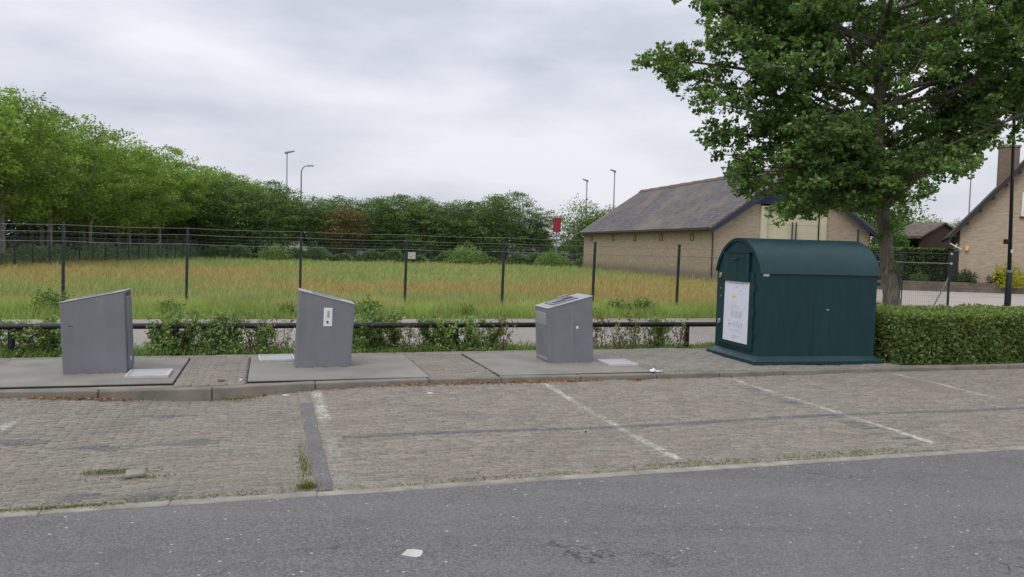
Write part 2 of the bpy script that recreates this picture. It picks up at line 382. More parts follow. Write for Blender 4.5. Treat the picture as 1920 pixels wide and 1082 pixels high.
class Geo:
    def __init__(s): s.v = []; s.f = []
    def add(s, verts, faces):
        b = len(s.v); s.v += [tuple(x) for x in verts]; s.f += [tuple(i + b for i in f) for f in faces]; return s
    def box(s, lo, hi, M=None):
        x0, y0, z0 = lo; x1, y1, z1 = hi
        vs_ = [(x0, y0, z0), (x1, y0, z0), (x1, y1, z0), (x0, y1, z0), (x0, y0, z1), (x1, y0, z1), (x1, y1, z1), (x0, y1, z1)]
        if M is not None: vs_ = [tuple(M @ Vector(p)) for p in vs_]
        return s.add(vs_, [(0, 3, 2, 1), (4, 5, 6, 7), (0, 1, 5, 4), (1, 2, 6, 5), (2, 3, 7, 6), (3, 0, 4, 7)])
    def hexa(s, bottom, top):
        return s.add(list(bottom) + list(top), [(0, 3, 2, 1), (4, 5, 6, 7), (0, 1, 5, 4), (1, 2, 6, 5), (2, 3, 7, 6), (3, 0, 4, 7)])
    def prism(s, poly, d):
        """poly: 3d outline, extruded by d"""
        n = len(poly); d = Vector(d); a = [Vector(p) for p in poly]
        return s.add(a + [p + d for p in a], [tuple(range(n))[::-1], tuple(range(n, 2 * n))] + [(i, (i + 1) % n, n + (i + 1) % n, n + i) for i in range(n)])
    def tube(s, pts, rad, sides=8, cap=True):
        pts = [Vector(p) for p in pts]; n = len(pts)
        if not hasattr(rad, '__len__'): rad = [rad] * n
        vv = []; prev = None
        for i, p in enumerate(pts):
            d = (pts[min(i + 1, n - 1)] - pts[max(i - 1, 0)]).normalized()
            a = prev if prev is not None else (Vector((1, 0, 0)) if abs(d.x) < .9 else Vector((0, 1, 0)))
            a = (a - d * a.dot(d)).normalized(); b = d.cross(a); prev = a
            for k in range(sides):
                th = 2 * math.pi * k / sides
                vv.append(p + (a * math.cos(th) + b * math.sin(th)) * rad[i])
        ff = [(i * sides + k, i * sides + (k + 1) % sides, (i + 1) * sides + (k + 1) % sides, (i + 1) * sides + k) for i in range(n - 1) for k in range(sides)]
        if cap: ff += [tuple(range(sides))[::-1], tuple((n - 1) * sides + k for k in range(sides))]
        return s.add(vv, ff)
    def sheet(s, pts): return s.add(pts, [tuple(range(len(pts)))])
    def mesh(s, name, smooth=False):
        me = bpy.data.meshes.new(name); me.from_pydata(s.v, [], s.f); me.update()
        if smooth:
            me.polygons.foreach_set('use_smooth', np.ones(len(me.polygons), bool))
        return me
    def build(s, name, mat, parent=None, smooth=False, bevel=0.0, seg=2):
        me = s.mesh(name, smooth)
        if bevel:
            import bmesh
            bm = bmesh.new(); bm.from_mesh(me)
            bmesh.ops.bevel(bm, geom=[e for e in bm.edges if e.is_manifold and e.calc_face_angle(0) > .3], offset=bevel, segments=seg, affect='EDGES', profile=.5)
            bm.to_mesh(me); bm.free()
        return obj(name, me, mat, parent)

# ---- leaves as numpy batches
def unit(a): return a / np.maximum(np.linalg.norm(a, axis=-1, keepdims=True), 1e-9)
def leaves(cen, size, r, upbias=.8, lobed=False, aspect=.55):
    """returns verts, faces; one small folded leaf at each centre"""
    n = len(cen)
    nor = unit(r.normal(size=(n, 3)) * .75 + np.array([0, 0, upbias]))
    ax = r.normal(size=(n, 3)); ax -= nor * (ax * nor).sum(1, keepdims=True); ax = unit(ax)
    sd = np.cross(nor, ax)
    size = np.broadcast_to(np.asarray(size, float), (n,))[:, None] * r.uniform(.7, 1.25, (n, 1))
    w = size * aspect * .5; L = size * .5
    if lobed:
        fold = nor * (w * r.uniform(-.1, .5, (n, 1)))
        b = cen - ax * L; tp = cen + ax * L - nor * L * .25
        l1 = cen - ax * L * .25 + sd * w * .75 + fold; l2 = cen + ax * L * .45 + sd * w * 1.05 + fold
        r1 = cen - ax * L * .25 - sd * w * .75 + fold; r2 = cen + ax * L * .45 - sd * w * 1.05 + fold
        V = np.stack([b, l1, l2, tp, r2, r1], 1).reshape(-1, 3)
        i = np.arange(n)[:, None] * 6
        F = np.concatenate([i + np.array([[0, 3, 2, 1]]), i + np.array([[0, 5, 4, 3]])], 0)
        return V, F, 6
    fold = nor * (w * r.uniform(0, .6, (n, 1)))
    V = np.stack([cen - ax * L, cen + sd * w + fold + ax * L * .1, cen + ax * L, cen - sd * w + fold + ax * L * .1], 1).reshape(-1, 3)
    F = np.arange(n * 4).reshape(n, 4)
    return V, F, 4
def leaf_cols(n, k, r, base, var=.3, warm=None, wfrac=0.0):
    base = np.array(base); f = r.uniform(1 - var, 1 + var, (n, 1)); c = base * f
    c[:, 0] *= r.uniform(.85, 1.25, n)
    if warm is not None:
        pick = r.random(n) < wfrac; c[pick] = np.array(warm) * f[pick]
    return np.repeat(c, k, 0)
def leaf_obj(name, cen, size, r, base, mat='leaf', parent=None, var=.3, warm=None, wfrac=0., clump=None, **kw):
    V, F, k = leaves(cen, size, r, **kw)
    c = leaf_cols(len(cen), k, r, base, var, warm, wfrac)
    if clump is not None: c *= np.repeat(clump, k)[:, None]
    me = np_mesh(name, V, F, c)
    return me if parent is False else obj(name, me, mat, parent)

def curve_pts(a, b, bend, n=6, r=None):
    a, b = np.array(a, float), np.array(b, float); t = np.linspace(0, 1, n)[:, None]
    p = a + (b - a) * t + np.array(bend) * (4 * t * (1 - t)) * .5
    return [tuple(x) for x in p]

# ================================================================== THE SETTING
def struct(name, geo, mat, parent=None):
    o = geo.build(name, mat, parent)
    if parent is None: o['kind'] = 'structure'
    return o
struct('ground', Geo().sheet([(-900, -200, -.06), (900, -200, -.06), (900, 1500, -.06), (-900, 1500, -.06)]), 'ground')
struct('road', Geo().sheet([S(-40, -16, 0), S(40, -16, 0), S(40, -4.38, 0), S(-40, -4.38, 0)]), 'asphalt')

KERB_U = [-14, -9, -5.8, -4.7, -3.55, -2.4, -1, 0, 3.1, 6.2, 9, 16]
KERB_V = [-.22, -.26, -.33, -.46, -.45, -.28, -.21, -.21, -.26, -.21, -.22, -.24]
def kv(u): return np.interp(u, KERB_U, KERB_V)
def zbay(u, v):
    u = np.asarray(u, float); v = np.asarray(v, float)
    rise = np.clip((v + 4.3) / 4.0, 0, 1)
    dip = np.exp(-((u + 3.6) / 1.0) ** 2)
    slow = .012 * np.sin(u * 1.3 + v * .9) * np.clip((v + 4.3) / .8, 0, 1) * np.clip(-(v + .2) / .8, 0, 1)
    return rise ** 1.5 * (.055 - .088 * dip) + slow

# bedding sheet below the bay bricks, follows the same surface
gu = np.linspace(-13, 15, 113); gv = np.linspace(-4.36, -.05, 19)
UU, VV = np.meshgrid(gu, gv)
P_ = Snp(UU, VV, zbay(UU, VV) - .0032).reshape(-1, 3)
nu = len(gu); F_ = [(j * nu + i, j * nu + i + 1, (j + 1) * nu + i + 1, (j + 1) * nu + i) for j in range(len(gv) - 1) for i in range(nu - 1)]
bays = obj('parking_bays', np_mesh('parking_bays', P_, F_), 'joint'); bays['kind'] = 'structure'

def herring(u0, u1, v0, v1, w=.052, q=4):
    """bricks of q:1 laid in elbow bond"""
    out = []
    ni, nj = int((u1 - u0) / w), int((v1 - v0) / w)
    for j in range(-q, nj + q + 1):
        for i in range(-q, ni + q + 1):
            k = (i - j) % (2 * q)
            if k == 0: out.append((u0 + (i + q / 2) * w, v0 + (j + .5) * w, q * w, w))
            elif k == q: out.append((u0 + (i + .5) * w, v0 + (j + 1 - q / 2) * w, w, q * w))
    return out
def stretcher(u0, u1, v0, v1, l=.208, w=.052):
    out = []
    for j in range(int((v1 - v0) / w) + 1):
        for i in range(int((u1 - u0) / l) + 2):
            out.append((u0 + (i + (.5 if j % 2 else 0)) * l, v0 + (j + .5) * w, l, w))
    return out
def clip_rects(rects, u0, u1, vlo, vhi):
    out = []
    for (u, v, a, b) in rects:
        lo, hi = vlo(u) if callable(vlo) else vlo, vhi(u) if callable(vhi) else vhi
        ua, ub, va, vb = max(u - a / 2, u0), min(u + a / 2, u1), max(v - b / 2, lo), min(v + b / 2, hi)
        if ub - ua > .022 and vb - va > .022: out.append(((ua + ub) / 2, (va + vb) / 2, ub - ua, vb - va))
    return out
def brick_colour(u, v, r):
    c = np.array([.298, .27, .226]) * r.uniform(.8, 1.18)
    c[0] *= r.uniform(.95, 1.06)
    if u < -2.6:
        c *= np.array([.95, .96, .97])
        for (a, b, ru, rv) in ((-5.05, -2.3, .3, .13), (-4.3, -2.6, .26, .1), (-3.6, -2.5, .2, .1), (-4.25, -4.05, .16, .12), (-3.75, -4.1, .2, .1), (-4.0, -1.3, .3, .08)):
            if ((u - a) / ru) ** 2 + ((v - b) / rv) ** 2 < 1: c = np.array([.15, .155, .16]) * r.uniform(.8, 1.2)
    if abs(u - 3.2) < .055 and v < -.9 and r.random() < .75: c = np.array([.14, .137, .145]) * r.uniform(.8, 1.3)
    return c
def brick_block(parent, bricks, zf, r, keep, colour=brick_colour, n_single=300, name='brick', joint=.006, h=.026):
    """the largest-looking bricks are objects of their own, the rest one mesh; all have chamfered edges and uneven seats"""
    sel = [(u, v, a, b) for (u, v, a, b) in bricks if keep(u, v, a, b)]
    U = np.array(sel); n = len(U)
    z = zf(U[:, 0], U[:, 1]) + np.clip(r.normal(0, .0014, n), -.003, .003)
    tilt = r.normal(0, .007, (n, 2)); rot = r.normal(0, .03, n); U[:, :2] += r.normal(0, .0016, (n, 2))
    cols = np.array([colour(u, v, r) for u, v in U[:, :2]])
    cen = Snp(U[:, 0], U[:, 1], z)
    vis, dep = in_view(cen)
    size = np.where(vis, 1 / dep ** 3, 0)
    order = np.argsort(-size); single = set(order[:n_single].tolist())
    ch = .003
    Vs, Cs = [], []; cache = {}
    for i in range(n):
        a, b = U[i, 2] / 2 - joint / 2, U[i, 3] / 2 - joint / 2
        lo = np.array([[-a, -b], [a, -b], [a, b], [-a, b]]); hi = lo - np.sign(lo) * ch
        L = np.concatenate([np.c_[lo, np.full(4, -h)], np.c_[lo, np.full(4, -ch)], np.c_[hi, np.zeros(4)]])
        if i in single:
            key = (round(a, 3), round(b, 3))
            if key not in cache:
                cache[key] = np_mesh(name, L, BR_F); cache[key].materials.append(MAT['brick_obj'])
            o = bpy.data.objects.new(name, cache[key]); link(o, parent)
            o.location = cen[i]; o.rotation_euler = (tilt[i, 0], tilt[i, 1], ANG + rot[i]); o.color = (*cols[i], 1)
        else:
            L = L.copy(); cr, sr = math.cos(rot[i]), math.sin(rot[i])
            x = L[:, 0] * cr - L[:, 1] * sr; y = L[:, 0] * sr + L[:, 1] * cr
            L[:, 2] += x * -tilt[i, 1] + y * tilt[i, 0]
            Vs.append(cen[i] + x[:, None] * NSU + y[:, None] * NSV + np.c_[np.zeros(12), np.zeros(12), L[:, 2]]); Cs.append(np.repeat(cols[i][None], 12, 0))
    if Vs:
        k = len(Vs); F = (np.arange(k)[:, None, None] * 12 + BR_F[None]).reshape(-1, 4)
        o = obj('brick_field', np_mesh('brick_field', np.concatenate(Vs), F, np.concatenate(Cs)), 'brick_attr', parent); o['kind'] = 'stuff'
BR_F = np.array([[8, 9, 10, 11], [4, 5, 9, 8], [5, 6, 10, 9], [6, 7, 11, 10], [7, 4, 8, 11], [0, 1, 5, 4], [1, 2, 6, 5], [2, 3, 7, 6], [3, 0, 4, 7]])
loose_uv = (-3.93, -3.55)
def keep_bay(u, v, a, b):
    return not (abs(u - loose_uv[0]) < .15 and abs(v - loose_uv[1]) < .05)
bay_top = lambda u: kv(u) - .004
left_bricks = clip_rects(stretcher(-12, -2.5, -4.26, -.1), -12.2, -2.605, -4.262, bay_top) + clip_rects(stretcher(-2.71, -2.4, -1.05, -.1), -2.603, -2.472, -1.045, bay_top)
def random_bond(u0, u1, v0, v1, l=.208, w=.052):
    q = random.Random(17); out = []
    for j in range(int((v1 - v0) / w) + 1):
        uu = u0 - q.random() * l
        while uu < u1:
            ll = l if q.random() < .8 else l * q.choice((.5, .75)); out.append((uu + ll / 2, v0 + (j + .5) * w, ll, w)); uu += ll
    return out
right_bricks = clip_rects(random_bond(-2.47, 13.5, -4.26, -.1), -2.47, 13.6, -4.262, bay_top)
brick_block(bays, left_bricks + right_bricks, zbay, np.random.default_rng(3), keep_bay, joint=.004)
# the dark strip of asphalt filling between first and second bay
g = Geo(); vv_ = np.linspace(-4.25, -1.06, 14); wob = [.006 * math.sin(9 * x) for x in vv_]
for a, b, wa, wb in zip(vv_[:-1], vv_[1:], wob[:-1], wob[1:]):
    g.sheet([S(-2.6 + wa, a, float(zbay(-2.6, a)) + .002), S(-2.475 + wa, a, float(zbay(-2.5, a)) + .002), S(-2.475 + wb, b, float(zbay(-2.5, b)) + .002), S(-2.6 + wb, b, float(zbay(-2.6, b)) + .002)])
g.build('asphalt_strip', 'asphalt', bays)

# edging stones between bays and road
edge = struct('road_edging', Geo().box((-40, -.06, -.1), (40, .06, -.012), Matrix.Translation(S(0, -4.32)) @ Matrix.Rotation(ANG, 4, 'Z')), 'joint')
re_ = random.Random(2); u = -9.0
cache_e = {}
while u < 12.5:
    L = re_.choice((.8, 1.0, 1.0))
    if L not in cache_e: cache_e[L] = Geo().box((.004, -.052, -.05), (L - .004, .052, .0)).build('edging_stone', 'edging', edge, bevel=.006, seg=1)
    o = cache_e[L] if cache_e[L].get('used') is None else link(bpy.data.objects.new('edging_stone', cache_e[L].data), edge)
    cache_e[L]['used'] = 1
    o.location = S(u, -4.32 + re_.uniform(-.006, .006), .004 + re_.uniform(-.002, .003)); o.rotation_euler = (0, 0, ANG + re_.uniform(-.006, .006)); u += L
for o in cache_e.values(): del o['used']

# kerb
joints = [-13, -11.8, -10.6, -9.4, -8.2, -7.1, -5.95, -4.77, -3.57, -2.39, -.95, .02, 1.15, 2.3, 3.3, 4.4, 5.5, 6.6, 7.7, 8.8, 9.9, 11, 12.1, 13.2, 14.3]
g = Geo()
for a, b in zip(joints[:-1], joints[1:]):
    g.hexa([S(a, kv(a) + .03, -.1), S(b, kv(b) + .03, -.1), S(b, kv(b) + .14, -.1), S(a, kv(a) + .14, -.1)], [S(a, kv(a) + .03, .1), S(b, kv(b) + .03, .1), S(b, kv(b) + .14, .1), S(a, kv(a) + .14, .1)])
kerb = struct('kerb', g, 'joint')
for a, b in zip(joints[:-1], joints[1:]):
    a += .006; b -= .006; za, zb = .12 + random.uniform(-.004, .003), .12 + random.uniform(-.004, .003)
    Geo().hexa([S(a, kv(a) - .015, -.1), S(b, kv(b) - .015, -.1), S(b, kv(b) + .15, -.1), S(a, kv(a) + .15, -.1)],
               [S(a, kv(a), za), S(b, kv(b), zb), S(b, kv(b) + .15, zb), S(a, kv(a) + .15, za)]).build('kerb_stone', 'kerb', kerb, bevel=.014)

# pavement with its bricks
PLATES = {1: (-6.32, -4.03), 2: (-3.2, -.9), 3: (.03, 2.36)}
PV0, PV1 = -.06, 2.12
pavement = struct('pavement', Geo().sheet([S(-14, kv(-14) + .1, .097)] + [S(u, kv(u) + .1, .097) for u in KERB_U[1:-1]] + [S(15, kv(15) + .1, .097), S(15, 2.42, .097), S(-14, 2.42, .097)]), 'joint')
def pave_colour(u, v, r):
    c = np.array([.28, .25, .21]) * r.uniform(.88, 1.1)
    if u > 2.2: c = np.array([.285, .268, .238]) * r.uniform(.85, 1.12)
    if v > 2.2: c = np.array([.3, .285, .26]) * r.uniform(.85, 1.1)
    return c
def keep_pave(u, v, a, b): return True
zp = lambda u, v: .118 + .004 * np.sin(u * 2.1 + v * 3) + np.where(np.asarray(u) > 2.3, .006 * np.sin(np.asarray(u) * 4 + np.asarray(v) * 5), 0)
pv_lo = lambda u: kv(u) + .155
pb = []
edges = [-13.0, PLATES[1][0] - .008, PLATES[1][1] + .008, PLATES[2][0] - .008, PLATES[2][1] + .008, PLATES[3][0] - .008, PLATES[3][1] + .008]
for a_, b_ in ((edges[0], edges[1]), (edges[2], edges[3]), (edges[4], edges[5])):
    pb += clip_rects(stretcher(a_ - .1, b_ + .1, -.2, PV1 + .008, .2, .1), a_, b_, pv_lo, PV1 + .006)
pb += clip_rects(stretcher(-13, 2.4, PV1 + .01, 2.4, .3, .14), -13, edges[6], PV1 + .012, 2.4)
pb += clip_rects(herring(edges[6], 6.7, -.2, 2.4, .1, 2), edges[6] + .004, 6.72, pv_lo, 2.4)
brick_block(pavement, pb, zp, np.random.default_rng(5), keep_pave, pave_colour, joint=.005)

# soil strip under the young hedge, clinker road behind it, field, driveway
struct('planting_strip', Geo().sheet([S(-20, 2.4, .085), S(6.8, 2.4, .085), S(6.8, 3.3, .06), S(-20, 3.3, .06)]), 'soil')
struct('clinker_road', Geo().sheet([S(-40, 3.3, .02), S(40, 3.3, .02), S(40, 9.25, .01), S(-40, 9.25, .01)]), 'clinker')
struct('hedge_bed', Geo().sheet([S(6.8, .0, .085), S(20, .0, .085), S(20, 3.3, .085), S(6.8, 3.3, .085)]), 'soil')
fa, fb = S(-25, 9.25, 0), S(12.5, 9.25, 0)
struct('field', Geo().sheet([(fa.x - 12, fa.y, -.02), (fa.x, fa.y, -.02), (fb.x, fb.y, -.02), (13.5, 48, -.02), (8, 90, -.02), (-40, 90, -.02)]), 'field')
struct('driveway', Geo().sheet([(10, 23.5, -.012), (40, 32, -.012), (50, 47.3, -.012), (20, 52, -.012), (13.8, 47.5, -.012)]), 'drive')

# ================================================================== UNDERGROUND WASTE CONTAINERS
def column_geo(hw, hd, zl, zr, lean=0.0, inset=0.0, zcut=0.0):
    return Geo().hexa([(-hw, -hd, 0), (hw, -hd, 0), (hw, hd, 0), (-hw, hd, 0)],
                      [(-hw + lean - inset, -hd, zl), (hw + lean + inset, -hd, zr), (hw + lean + inset, hd, zr), (-hw + lean - inset, hd, zl)])
def container(label, uc, vc, hw, hd, zl, zr, plate, lean, hatch, extra):
    t = thing('underground_container', label, 'waste container', S(uc, vc, .12), ANG, 'underground waste containers along the pavement')
    p0, p1 = plate
    pl = Geo().box((p0 - uc + .012, PV0 - vc + .012, -.03), (p1 - uc - .012, PV1 - vc - .012, .006)).build('platform', 'steel_plate', t, bevel=.003, seg=1)
    fr = Geo()
    for lo, hi in (((p0, PV0), (p1, PV0 + .009)), ((p0, PV1 - .009), (p1, PV1)), ((p0, PV0 + .009), (p0 + .009, PV1 - .009)), ((p1 - .009, PV0 + .009), (p1, PV1 - .009))):
        fr.box((lo[0] - uc, lo[1] - vc, -.03), (hi[0] - uc, hi[1] - vc, -.004))
    fr.build('platform_gap', 'dark_gap', pl)
    body = column_geo(hw, hd, zl - .012, zr - .012, lean).build('column', 'column', t, bevel=.014, seg=3)
    sl = (zr - zl) / (2 * hw)
    g = Geo()
    g.add([(-hw + lean - .006, -hd - .006, zl - .014), (hw + lean + .006, -hd - .006, zr - .014), (hw + lean + .006, hd + .006, zr - .014), (-hw + lean - .006, hd + .006, zl - .014),
           (-hw + lean - .006, -hd - .006, zl), (hw + lean + .006, -hd - .006, zr), (hw + lean + .006, hd + .006, zr), (-hw + lean - .006, hd + .006, zl)],
          [(0, 3, 2, 1), (4, 5, 6, 7), (0, 1, 5, 4), (1, 2, 6, 5), (2, 3, 7, 6), (3, 0, 4, 7)])
    lid = g.build('lid', 'column_light', t, bevel=.005, seg=2)
    hu, hv, hwid, hdep, hrot = hatch
    M = Matrix.Translation((hu - uc, hv - vc, .006)) @ Matrix.Rotation(hrot, 4, 'Z')
    ht = Geo().box((-hwid / 2 + .035, -hdep / 2 + .035, .002), (hwid / 2 - .035, hdep / 2 - .035, .026), M).build('inspection_hatch', 'hatch', t, bevel=.003, seg=1)
    fr = Geo(); a, b = hwid / 2, hdep / 2
    for lo, hi in (((-a, -b), (a, -b + .032)), ((-a, b - .032), (a, b)), ((-a, -b + .032), (-a + .032, b - .032)), ((a - .032, -b + .032), (a, b - .032))):
        fr.box((*lo, .002), (*hi, .034), M)
    fr.build('hatch_frame', 'galv', ht)
    extra(t, body, lid, hw, hd, zl, zr, lean)
    # grit and sealant collected at the foot
    g = Geo(); r = random.Random(int(uc * 100))
    for i in range(46):
        sd = r.choice((0, 0, 1, 3)); k = r.uniform(-1, 1)
        x, y = ((k * hw, -hd - r.uniform(0, .012)) if sd == 0 else (hw + r.uniform(0, .012), k * hd) if sd == 1 else (-hw - r.uniform(0, .012), k * hd))
        s_ = r.uniform(.006, .02); g.hexa([(x - s_, y - s_ * .5, .006), (x + s_, y - s_ * .5, .006), (x + s_, y + s_ * .5, .006), (x - s_, y + s_ * .5, .006)],
                                          [(x - s_ * .4, y - s_ * .2, .006 + s_ * .5), (x + s_ * .4, y - s_ * .2, .006 + s_ * .5), (x + s_ * .4, y + s_ * .2, .006 + s_ * .5), (x - s_ * .4, y + s_ * .2, .006 + s_ * .5)])
    g.build('foot_grit', 'steel_plate', t)['kind'] = 'stuff'
    return t
def disc(c, axis, r, h, n=14):
    c = Vector(c); axis = Vector(axis)
    return Geo().tube([c, c + axis * h], r, n)
def ex1(t, body, lid, hw, hd, zl, zr, lean):
    x = hw
    d = Geo().hexa([(x - .004, -hd + .07, .05), (x + .012, -hd + .07, .05), (x + .012, hd - .04, .05), (x - .004, hd - .04, .05)],
                   [(x + lean - .004, -hd + .07, zr - .09), (x + lean + .012, -hd + .07, zr - .09), (x + lean + .012, hd - .04, zr - .09), (x + lean - .004, hd - .04, zr - .09)]).build('door_panel', 'column', t, bevel=.004, seg=1)
    sm = Geo()
    sm.hexa([(x - .002, -hd + .055, .03), (x + .003, -hd + .055, .03), (x + .003, -hd + .066, .03), (x - .002, -hd + .066, .03)], [(x + lean - .002, -hd + .055, zr - .07), (x + lean + .003, -hd + .055, zr - .07), (x + lean + .003, -hd + .066, zr - .07), (x + lean - .002, -hd + .066, zr - .07)])
    sm.build('door_seam', 'column_seam', d)
    disc((x + .011, -hd + .2, .17), (1, 0, .0), .032, .006).build('lock_cover', 'white_plastic', d)
    Geo().box((x + lean - .002, -hd + .1, zr - .075), (x + lean + .009, hd - .12, zr - .035)).build('handle_slot', 'column_seam', t)
    Geo().box((-hw + .06, -hd - .002, .603), (-hw + .115, -hd + .002, .611)).build('scratch', 'column_seam', body)
    g = Geo().box((-.17, -.15, 0), (.17, .15, .035)); M = Matrix.Translation((lean, .03, (zl + zr) / 2 + .001)) @ Matrix.Rotation(-math.atan((zr - zl) / (2 * hw)), 4, 'Y')
    g2 = Geo().box((-.2, -.15, 0), (.2, .15, .005), M); g2.build('deposit_flap', 'column', lid)
def ex2(t, body, lid, hw, hd, zl, zr, lean):
    k = lambda z: lean * z / zr
    a = Geo().hexa([(-.005, -hd - .008, .575), (.112, -hd - .008, .575), (.112, -hd + .004, .575), (-.005, -hd + .004, .575)], [(.0, -hd - .008, .83), (.117, -hd - .008, .83), (.117, -hd + .004, .83), (.0, -hd + .004, .83)]).build('card_reader', 'white_plastic', t, bevel=.004, seg=1)
    disc((.05, -hd - .008, .635), (0, -1, 0), .016, .005).build('keyhole', 'black', a)
    Geo().box((.045, -hd - .0095, .7), (.075, -hd - .0075, .79)).build('reader_print', 'info', a)
    M = Matrix.Translation((lean, .03, (zl + zr) / 2 + .001)) @ Matrix.Rotation(-math.atan((zr - zl) / (2 * hw)), 4, 'Y')
    Geo().box((-.2, -.15, 0), (.2, .15, .005), M).build('deposit_flap', 'column', lid)
    disc((-hw - .002, .0, .5), (-1, 0, 0), .03, .006).build('lock_cover', 'white_plastic', t)
def ex3(t, body, lid, hw, hd, zl, zr, lean):
    x = -hw
    a = Geo().hexa([(x - .008, -hd + .07, .33), (x + .004, -hd + .07, .33), (x + .004, hd - .05, .33), (x - .008, hd - .05, .33)],
                   [(x + lean * .9 - .01, -hd + .07, zl - .08), (x + lean * .9 + .004, -hd + .07, zl - .08), (x + lean * .9 + .004, hd - .05, zl - .08), (x + lean * .9 - .01, hd - .05, zl - .08)]).build('information_panel', 'info', t, bevel=.003, seg=1)
    fr = Geo()
    for (y0, y1, z0, z1) in ((-hd + .055, hd - .035, zl - .08, zl - .065), (-hd + .055, hd - .035, .315, .33)):
        Geo().box((x - .014, y0, z0), (x + .0, y1, z1)).build('panel_frame', 'galv', a)
    Geo().box((x - .005, -hd + .09, .04), (x + .0, hd - .05, .24)).build('kick_plate', 'column_light', t)
    sl = math.atan((zr - zl) / (2 * hw))
    M = Matrix.Translation((lean - .02, 0, (zl + zr) / 2 - .004)) @ Matrix.Rotation(-sl, 4, 'Y')
    Geo().box((-.22, -.17, 0), (.21, .2, .012), M).build('deposit_hatch', 'column', lid, bevel=.004, seg=1)
    Geo().box((-.17, -.1, .0125), (.01, -.02, .015), M).add([M @ Vector(p) for p in ((.03, -.05, .0145), (.19, -.05, .0145), (.19, .1, .0145), (.03, .1, .0145))], [(0, 1, 2, 3)]).build('deposit_slot', 'black', lid)
    Geo().tube([M @ Vector(p) for p in ((-.03, .1, .012), (-.03, .1, .05), (.14, .1, .05), (.14, .1, .012))], .011, 8).build('handle', 'column_light', lid)
    disc((.075, -hd, .545), (0, -1, 0), .021, .006).build('lock_cover', 'white_plastic', t)
    Geo().box((.028, -hd - .0015, .28), (.032, -hd + .002, .72)).build('door_seam', 'column_seam', body)
container('dark grey waste column at far left, high side right, hatch plate at its right foot', -5.025, 1.02, .365, .265, .905, 1.06, PLATES[1], -.035, (-4.38, .58, .5, .52, 0), ex1)
container('grey waste column with small white card reader on its front, high side left', -2.22, 1.19, .375, .27, 1.075, .885, PLATES[2], .05, (-2.83, 1.79, .5, .55, .05), ex2)
container('grey waste column with slanted lid and slots, nearest the green container', 1.45, 1.19, .36, .3, .835, 1.03, PLATES[3], -.05, (2.13, .72, .46, .52, -.02), ex3)

